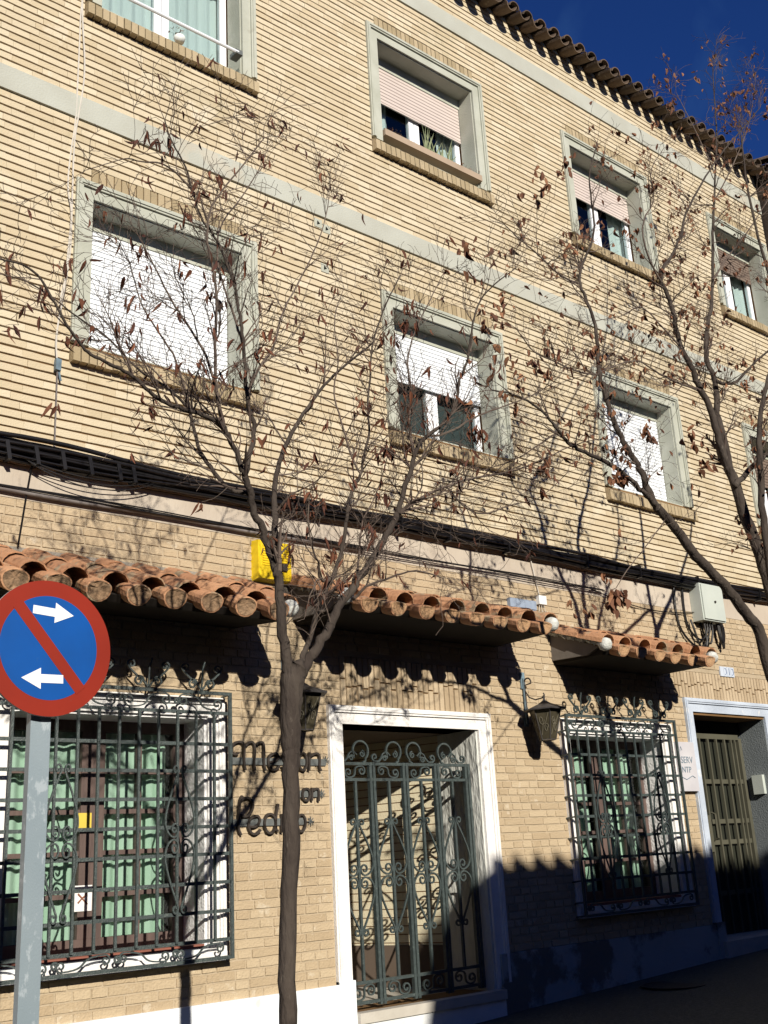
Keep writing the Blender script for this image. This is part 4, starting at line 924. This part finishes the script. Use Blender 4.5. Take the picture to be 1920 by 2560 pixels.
t1 = [
 ([(718, 2990), (716, 2700), (720, 2540), (719, 2400), (724, 2200), (730, 2030), (727, 1880)], .064, .066, Y1, Y1, 0),
 ([(728, 1890), (726, 1830), (726, 1760), (732, 1700), (738, 1672)], .064, .105, Y1, Y1, 0),
 ([(726, 1720), (719, 1665), (708, 1600), (702, 1530), (694, 1430)], .050, .036, Y1, Y1-.05, .3),
 ([(694, 1440), (689, 1376), (686, 1290), (686, 1226), (694, 1168), (717, 1102), (756, 1040), (794, 983), (840, 932), (890, 890), (935, 855)], .034, .008, Y1-.05, Y1+.4, 1),
 ([(697, 1450), (672, 1370), (645, 1300), (625, 1245), (613, 1187)], .036, .026, Y1, Y1-.15, .5),
 ([(613, 1190), (600, 1160), (575, 1095), (555, 1060), (513, 1037), (463, 1025), (417, 1010), (378, 987), (340, 944), (293, 917), (239, 894), (208, 872), (185, 840), (154, 790), (108, 701), (65, 662), (0, 648)], .024, .005, Y1-.15, Y1-.5, 1),
 ([(613, 1187), (632, 1110), (637, 1071), (617, 994), (613, 917), (609, 863), (602, 817), (594, 747), (579, 689), (540, 593), (501, 547), (482, 477), (462, 409), (424, 347), (412, 300)], .022, .004, Y1-.15, Y1-.3, 1),
 ([(560, 1065), (545, 1000), (538, 940), (537, 878), (544, 747), (532, 670), (515, 600), (525, 520), (560, 470), (610, 410), (660, 345)], .014, .004, Y1-.2, Y1-.6, 1),
 ([(622, 1235), (571, 1222), (540, 1187), (501, 1137), (482, 1071), (478, 1033), (463, 1010), (417, 967), (363, 936), (332, 913), (270, 840), (200, 800), (130, 740), (60, 700)], .017, .004, Y1-.1, Y1+.5, 1),
 ([(555, 1060), (540, 960), (513, 880), (463, 800), (424, 747), (386, 662), (350, 600)], .013, .004, Y1-.15, Y1-.1, 1),
 ([(478, 1033), (450, 930), (432, 880), (370, 793), (347, 747), (328, 666), (300, 610)], .010, .003, Y1-.1, Y1+.2, 1),
 ([(609, 863), (590, 800), (560, 720), (540, 640), (548, 560), (600, 500), (650, 420), (670, 370)], .011, .003, Y1-.2, Y1+.3, 1),
 ([(482, 477), (440, 430), (400, 405), (347, 405), (320, 393), (270, 409), (215, 425)], .008, .002, Y1-.25, Y1-.5, .7),
 ([(617, 994), (640, 930), (690, 860), (700, 790), (750, 700), (790, 620), (820, 530), (826, 440)], .012, .003, Y1-.1, Y1+.6, .8),
 # right side
 ([(738, 1710), (756, 1684), (787, 1626), (814, 1588), (841, 1530), (887, 1453), (925, 1414), (949, 1372), (980, 1318), (995, 1280)], .050, .026, Y1, Y1-.1, .4),
 ([(995, 1284), (1010, 1226), (1033, 1160), (1037, 1129), (1064, 1091), (1118, 1056), (1145, 994), (1145, 956), (1168, 909), (1176, 859), (1183, 800), (1200, 745), (1242, 705), (1290, 670)], .026, .004, Y1-.1, Y1-.4, 1.1),
 ([(985, 1300), (1026, 1257), (1114, 1214), (1196, 1191), (1280, 1180), (1357, 1149), (1434, 1110), (1496, 1098)], .014, .004, Y1-.1, Y1+.2, 1),
 ([(748, 1690), (756, 1638), (771, 1607), (794, 1530), (814, 1476), (841, 1426), (856, 1376), (868, 1299), (871, 1250), (885, 1220), (902, 1187), (910, 1129), (925, 1091), (918, 1014), (925, 936), (929, 860), (960, 770), (1000, 690)], .026, .005, Y1, Y1+.2, 1),
 ([(835, 1440), (812, 1455), (796, 1440), (798, 1407), (783, 1387), (768, 1300), (775, 1230)], .013, .004, Y1, Y1-.3, 1),
 ([(893, 1450), (900, 1350), (905, 1300), (935, 1250), (960, 1180), (980, 1090)], .010, .003, Y1, Y1+.3, 1),
 ([(882, 1500), (910, 1468), (949, 1453), (987, 1441), (1026, 1426), (1064, 1430), (1105, 1445)], .013, .003, Y1, Y1-.5, .8),
 ([(1037, 1140), (1020, 1060), (1030, 980), (1015, 900), (1040, 820), (1080, 740), (1110, 680)], .012, .003, Y1-.1, Y1+.3, 1.1),
 ([(1064, 1091), (1120, 1085), (1190, 1040), (1250, 1020), (1330, 990), (1380, 960)], .011, .003, Y1-.2, Y1-.7, 1.1),
 ([(902, 1187), (870, 1120), (850, 1040), (830, 980), (850, 900), (830, 800), (860, 720)], .010, .003, Y1, Y1+.3, 1),
 ([(1114, 1214), (1160, 1270), (1210, 1290), (1280, 1260), (1350, 1250), (1420, 1180)], .009, .003, Y1, Y1+.1, .9),
]
b1 = at(718, 2990, Y1); g1 = ground(3.25)
t1[0][0][0] = tuple([718, 2860])
T1, nf1 = tree('street_tree', (3.27, Y1, g1), t1, 'slender dark tree forking beside the white doorway, with bare twigs and few leaves', 5, 540, 8.2,
   [(965, 1122, Y1, 26, .05), (1188, 1078, Y1-.3, 26, .055), (1020, 800, Y1, 22, .11), (900, 1000, Y1, 9, .06), (1085, 1250, Y1, 9, .05), (540, 740, Y1, 8, .1), (335, 740, Y1, 8, .06), (330, 615, Y1, 7, .06), (410, 340, Y1-.3, 9, .07), (140, 1000, Y1, 3, .03), (500, 700, Y1, 6, .1)], thick=.68)
Y2 = -2.5
t2 = [
 ([(2120, 3050), (2110, 2800), (2095, 2500), (2080, 2200), (2060, 2000), (2040, 1900)], .085, .075, Y2, Y2, 0),
 ([(2045, 1910), (1990, 1820), (1950, 1740), (1920, 1665), (1897, 1569), (1874, 1545), (1828, 1484), (1801, 1453), (1762, 1414), (1724, 1372), (1697, 1329), (1666, 1295), (1640, 1265)], .055, .034, Y2, Y2, 0),
 ([(1643, 1272), (1627, 1245), (1600, 1226), (1565, 1187), (1504, 1149), (1457, 1129), (1423, 1110), (1396, 1079), (1373, 1044), (1338, 1014), (1290, 985), (1230, 975)], .024, .005, Y2, Y2-.3, 1.1),
 ([(1640, 1265), (1616, 1218), (1600, 1168), (1565, 1118), (1542, 1075), (1523, 1025), (1511, 975), (1496, 936), (1496, 879), (1488, 805), (1465, 747), (1446, 709), (1457, 651), (1488, 593), (1481, 516), (1470, 440), (1490, 370)], .030, .005, Y2, Y2+.2, 1.1),
 ([(2040, 1900), (1990, 1700), (1950, 1560), (1920, 1453), (1890, 1356), (1859, 1290), (1839, 1207), (1820, 1168)], .058, .042, Y2, Y2+.1, .2),
 ([(1820, 1168), (1793, 1091), (1778, 1025), (1751, 975), (1735, 936), (1704, 871), (1689, 817), (1677, 755), (1654, 705), (1650, 678), (1681, 639), (1704, 585), (1712, 535), (1747, 469), (1790, 400), (1850, 330), (1900, 270)], .036, .004, Y2+.1, Y2, 1),
 ([(1822, 1172), (1816, 1125), (1797, 1056), (1789, 994), (1789, 948), (1762, 902), (1764, 844), (1778, 767), (1781, 700), (1782, 593), (1785, 504), (1789, 420), (1793, 328), (1785, 231), (1780, 150)], .038, .003, Y2+.1, Y2+.3, 1),
 ([(1837, 1215), (1890, 1156), (1930, 1130), (1990, 1080)], .028, .018, Y2, Y2, .5),
 ([(1960, 1640), (1925, 1420), (1910, 1320), (1901, 1168), (1897, 1071), (1905, 1014), (1925, 940), (1950, 820), (1940, 700)], .042, .010, Y2-.1, Y2-.3, .8),
 ([(1791, 955), (1835, 963), (1882, 909), (1930, 870)], .018, .008, Y2+.1, Y2-.2, 1),
 ([(1751, 975), (1700, 960), (1640, 930), (1600, 900), (1560, 905), (1500, 930)], .011, .003, Y2, Y2-.4, 1),
 ([(1704, 871), (1640, 800), (1600, 760), (1560, 790), (1500, 800)], .010, .003, Y2, Y2+.4, 1),
 ([(1446, 709), (1400, 690), (1350, 640), (1300, 600), (1260, 560)], .010, .003, Y2+.1, Y2-.2, 1.1),
 ([(1496, 936), (1440, 930), (1380, 900), (1330, 880), (1290, 820)], .010, .003, Y2+.1, Y2-.3, 1.2),
 ([(1654, 705), (1620, 650), (1600, 560), (1640, 500), (1620, 430), (1660, 370)], .011, .003, Y2, Y2-.2, 1),
 ([(1783, 700), (1820, 640), (1870, 580), (1920, 500), (1960, 430)], .012, .003, Y2+.1, Y2+.2, 1),
 ([(1789, 439), (1750, 350), (1720, 290), (1690, 230)], .008, .002, Y2+.2, Y2+.4, .8),
 ([(1785, 504), (1830, 420), (1860, 350), (1880, 280), (1890, 180)], .009, .002, Y2+.2, Y2+.4, .9),
 ([tuple(at(2040, 1900, Y2)), (8.95, Y2, 3.6), (9.22, Y2, 4.5), (9.30, Y2, 4.95)], .060, .045, Y2, Y2, 0),
 ([(9.30, Y2, 4.95), (9.55, Y2, 5.25), (9.95, Y2, 5.7), (10.3, Y2-.1, 6.4), (10.4, Y2, 7.3)], .038, .008, Y2, Y2, .6),
 ([(9.30, Y2, 4.95), (9.22, Y2, 5.4), (9.25, Y2, 5.9), (9.30, Y2, 6.7), (9.1, Y2, 7.6), (9.2, Y2, 8.5)], .036, .006, Y2, Y2, .6),
 ([(1666, 1295), (1620, 1360), (1570, 1420), (1540, 1470)], .006, .003, Y2, Y2-.1, .3),
 ([(1396, 1079), (1350, 1110), (1290, 1150), (1210, 1175)], .009, .003, Y2, Y2+.3, 1),
]
T2, nf2 = tree('street_tree', (8.6, Y2, ground(8.6)), t2, 'larger bare tree leaning in from the right edge, its top leaves against the sky', 23, 850, 7.0,
   [(1355, 1160, Y2, 12, .06), (1345, 900, Y2, 14, .12), (1240, 800, Y2, 18, .14), (1180, 620, Y2, 12, .12), (1545, 1190, Y2-.1, 18, .06), (1620, 1080, Y2, 10, .07), (1740, 1100, Y2, 14, .09), (1765, 1160, Y2, 10, .06), (1490, 868, Y2, 6, .03), (1538, 1490, Y2-.1, 34, .06), (1410, 410, Y2, 10, .1), (1340, 470, Y2, 14, .12), (1270, 900, Y2, 10, .1), (1680, 180, Y2+.3, 5, .12), (1740, 190, Y2+.3, 5, .12), (1850, 260, Y2+.3, 5, .12)], (.22, .40), (.035, .06), 'leaf_tan')
print('twig faces', nf1, nf2)
random.seed(77)
# a third tree outside the frame whose trunk shades the wall
# (stands right of the second tree)
# ------------------------------------------------------------------ neighbouring and opposite buildings, with added unseen blocks
NB = empty('neighbour_building', (17, -.4, .5), 'dark brown neighbouring house with a tiled eave at the far right end', 'building')
MB().box(14.26, 22, -.55, 4, -1, 11.30).build('wall', M['dark_brown'], NB)
tile_field(14.2, 22, -.95, 11.30, .30, 4, .245, .088, M['tile_roof'], NB)
MB().box(14.2, 22, -.93, 4, 11.302, 11.36).build('eave', M['soffit'], NB)
OB = empty('opposite_house', (14, -13, .2), 'low tiled house across the street whose roof shades the foot of the facade', 'building')
OY = -11.0; zc = 1.49+SZ*(-OY)
b = MB(); b.prism([(6.30+SX*OY, -1), (6.30+SX*OY, .2+SZ*-OY), (6.45+SX*OY, .75+SZ*-OY), (6.85+SX*OY, 1.30+SZ*-OY), (7.25+SX*OY, zc-.05), (30, zc-.05), (30, -1)], OY-5, OY); b.build('wall', M['far_wall'], OB)
b = MB(); x = 7.30+SX*OY
while x < 30: b.tube([(x, OY+.10, zc-.06), (x, OY-.25, zc+.02)], .060, 10); x += .275
b.build('ridge_tiles', M['tile'], OB)
for k in range(5): 
    f = MB().box(6.0+k*3.6, 7.2+k*3.6, OY-.0, OY+.03, 1.2, 2.8).build('window', M['wood'], OB); MB().box(6.1+k*3.6, 7.1+k*3.6, OY+.03, OY+.035, 1.3, 2.7).build('pane', M['glass'], f)
LB = empty('road_shader', (-8, -13, -.4), 'long low unseen house added across the street to shade the road, opposite the restaurant windows', 'building')
MB().box(-40, 6.30+SX*OY-.05, OY-6, OY, -3, -.32+SZ*(-OY)).build('wall', M['far_wall'], LB)  # unseen mass added to keep sun off the road and reduce bounce
for k in range(6): MB().box(-20+k*3.6, -18.8+k*3.6, OY-.0, OY+.03, .8, 2.3).build('window', M['wood'], LB)  # windows on the added unseen house
TB = empty('sky_blocker', (24, -15, .5), 'tall unseen block added across the street to cut sky light, past the low tiled house', 'building')
MB().box(11.6, 60, -24, -11.05, -1, 15).build('wall', M['far_wall'], TB)  # out of view, added to hold sky fill off the shaded wall
for k in range(12):
    for q in range(4): f = MB().box(13+k*3.4, 14.4+k*3.4, -11.05, -11.02, 2.2+q*3.1, 3.8+q*3.1).build('window', M['wood'], TB)  # windows on the added unseen block
TB2 = empty('sky_blocker', (-25, -15, -1), 'tall unseen block added at the far left to cut sky light, beyond the added low house', 'building')
MB().box(-60, -9, -24, -11.05, -4, 15).build('wall', M['far_wall'], TB2)  # second added block out of view, closes off the sky on the left
# flat dark disc on the pavement
c = at(1650, 2413); cz = ground(10.0); 
dq = ray(1530, 2412); t_ = (ground(8.9)-CAMP.z)/dq.z; q = CAMP+dq*t_
q = Vector((8.9, -.55, ground(8.9)))
o = MB().lathe((q.x, q.y, q.z+.002), [(.30, 0), (.30, .006), (.26, .007), (.26, .004), (.05, .004)], 24).build('pavement_disc', M['flat_disc'], loc=tuple(q)); tag(o, 'round dark flat disc on the shaded pavement by the worn plinth', 'drain cover')
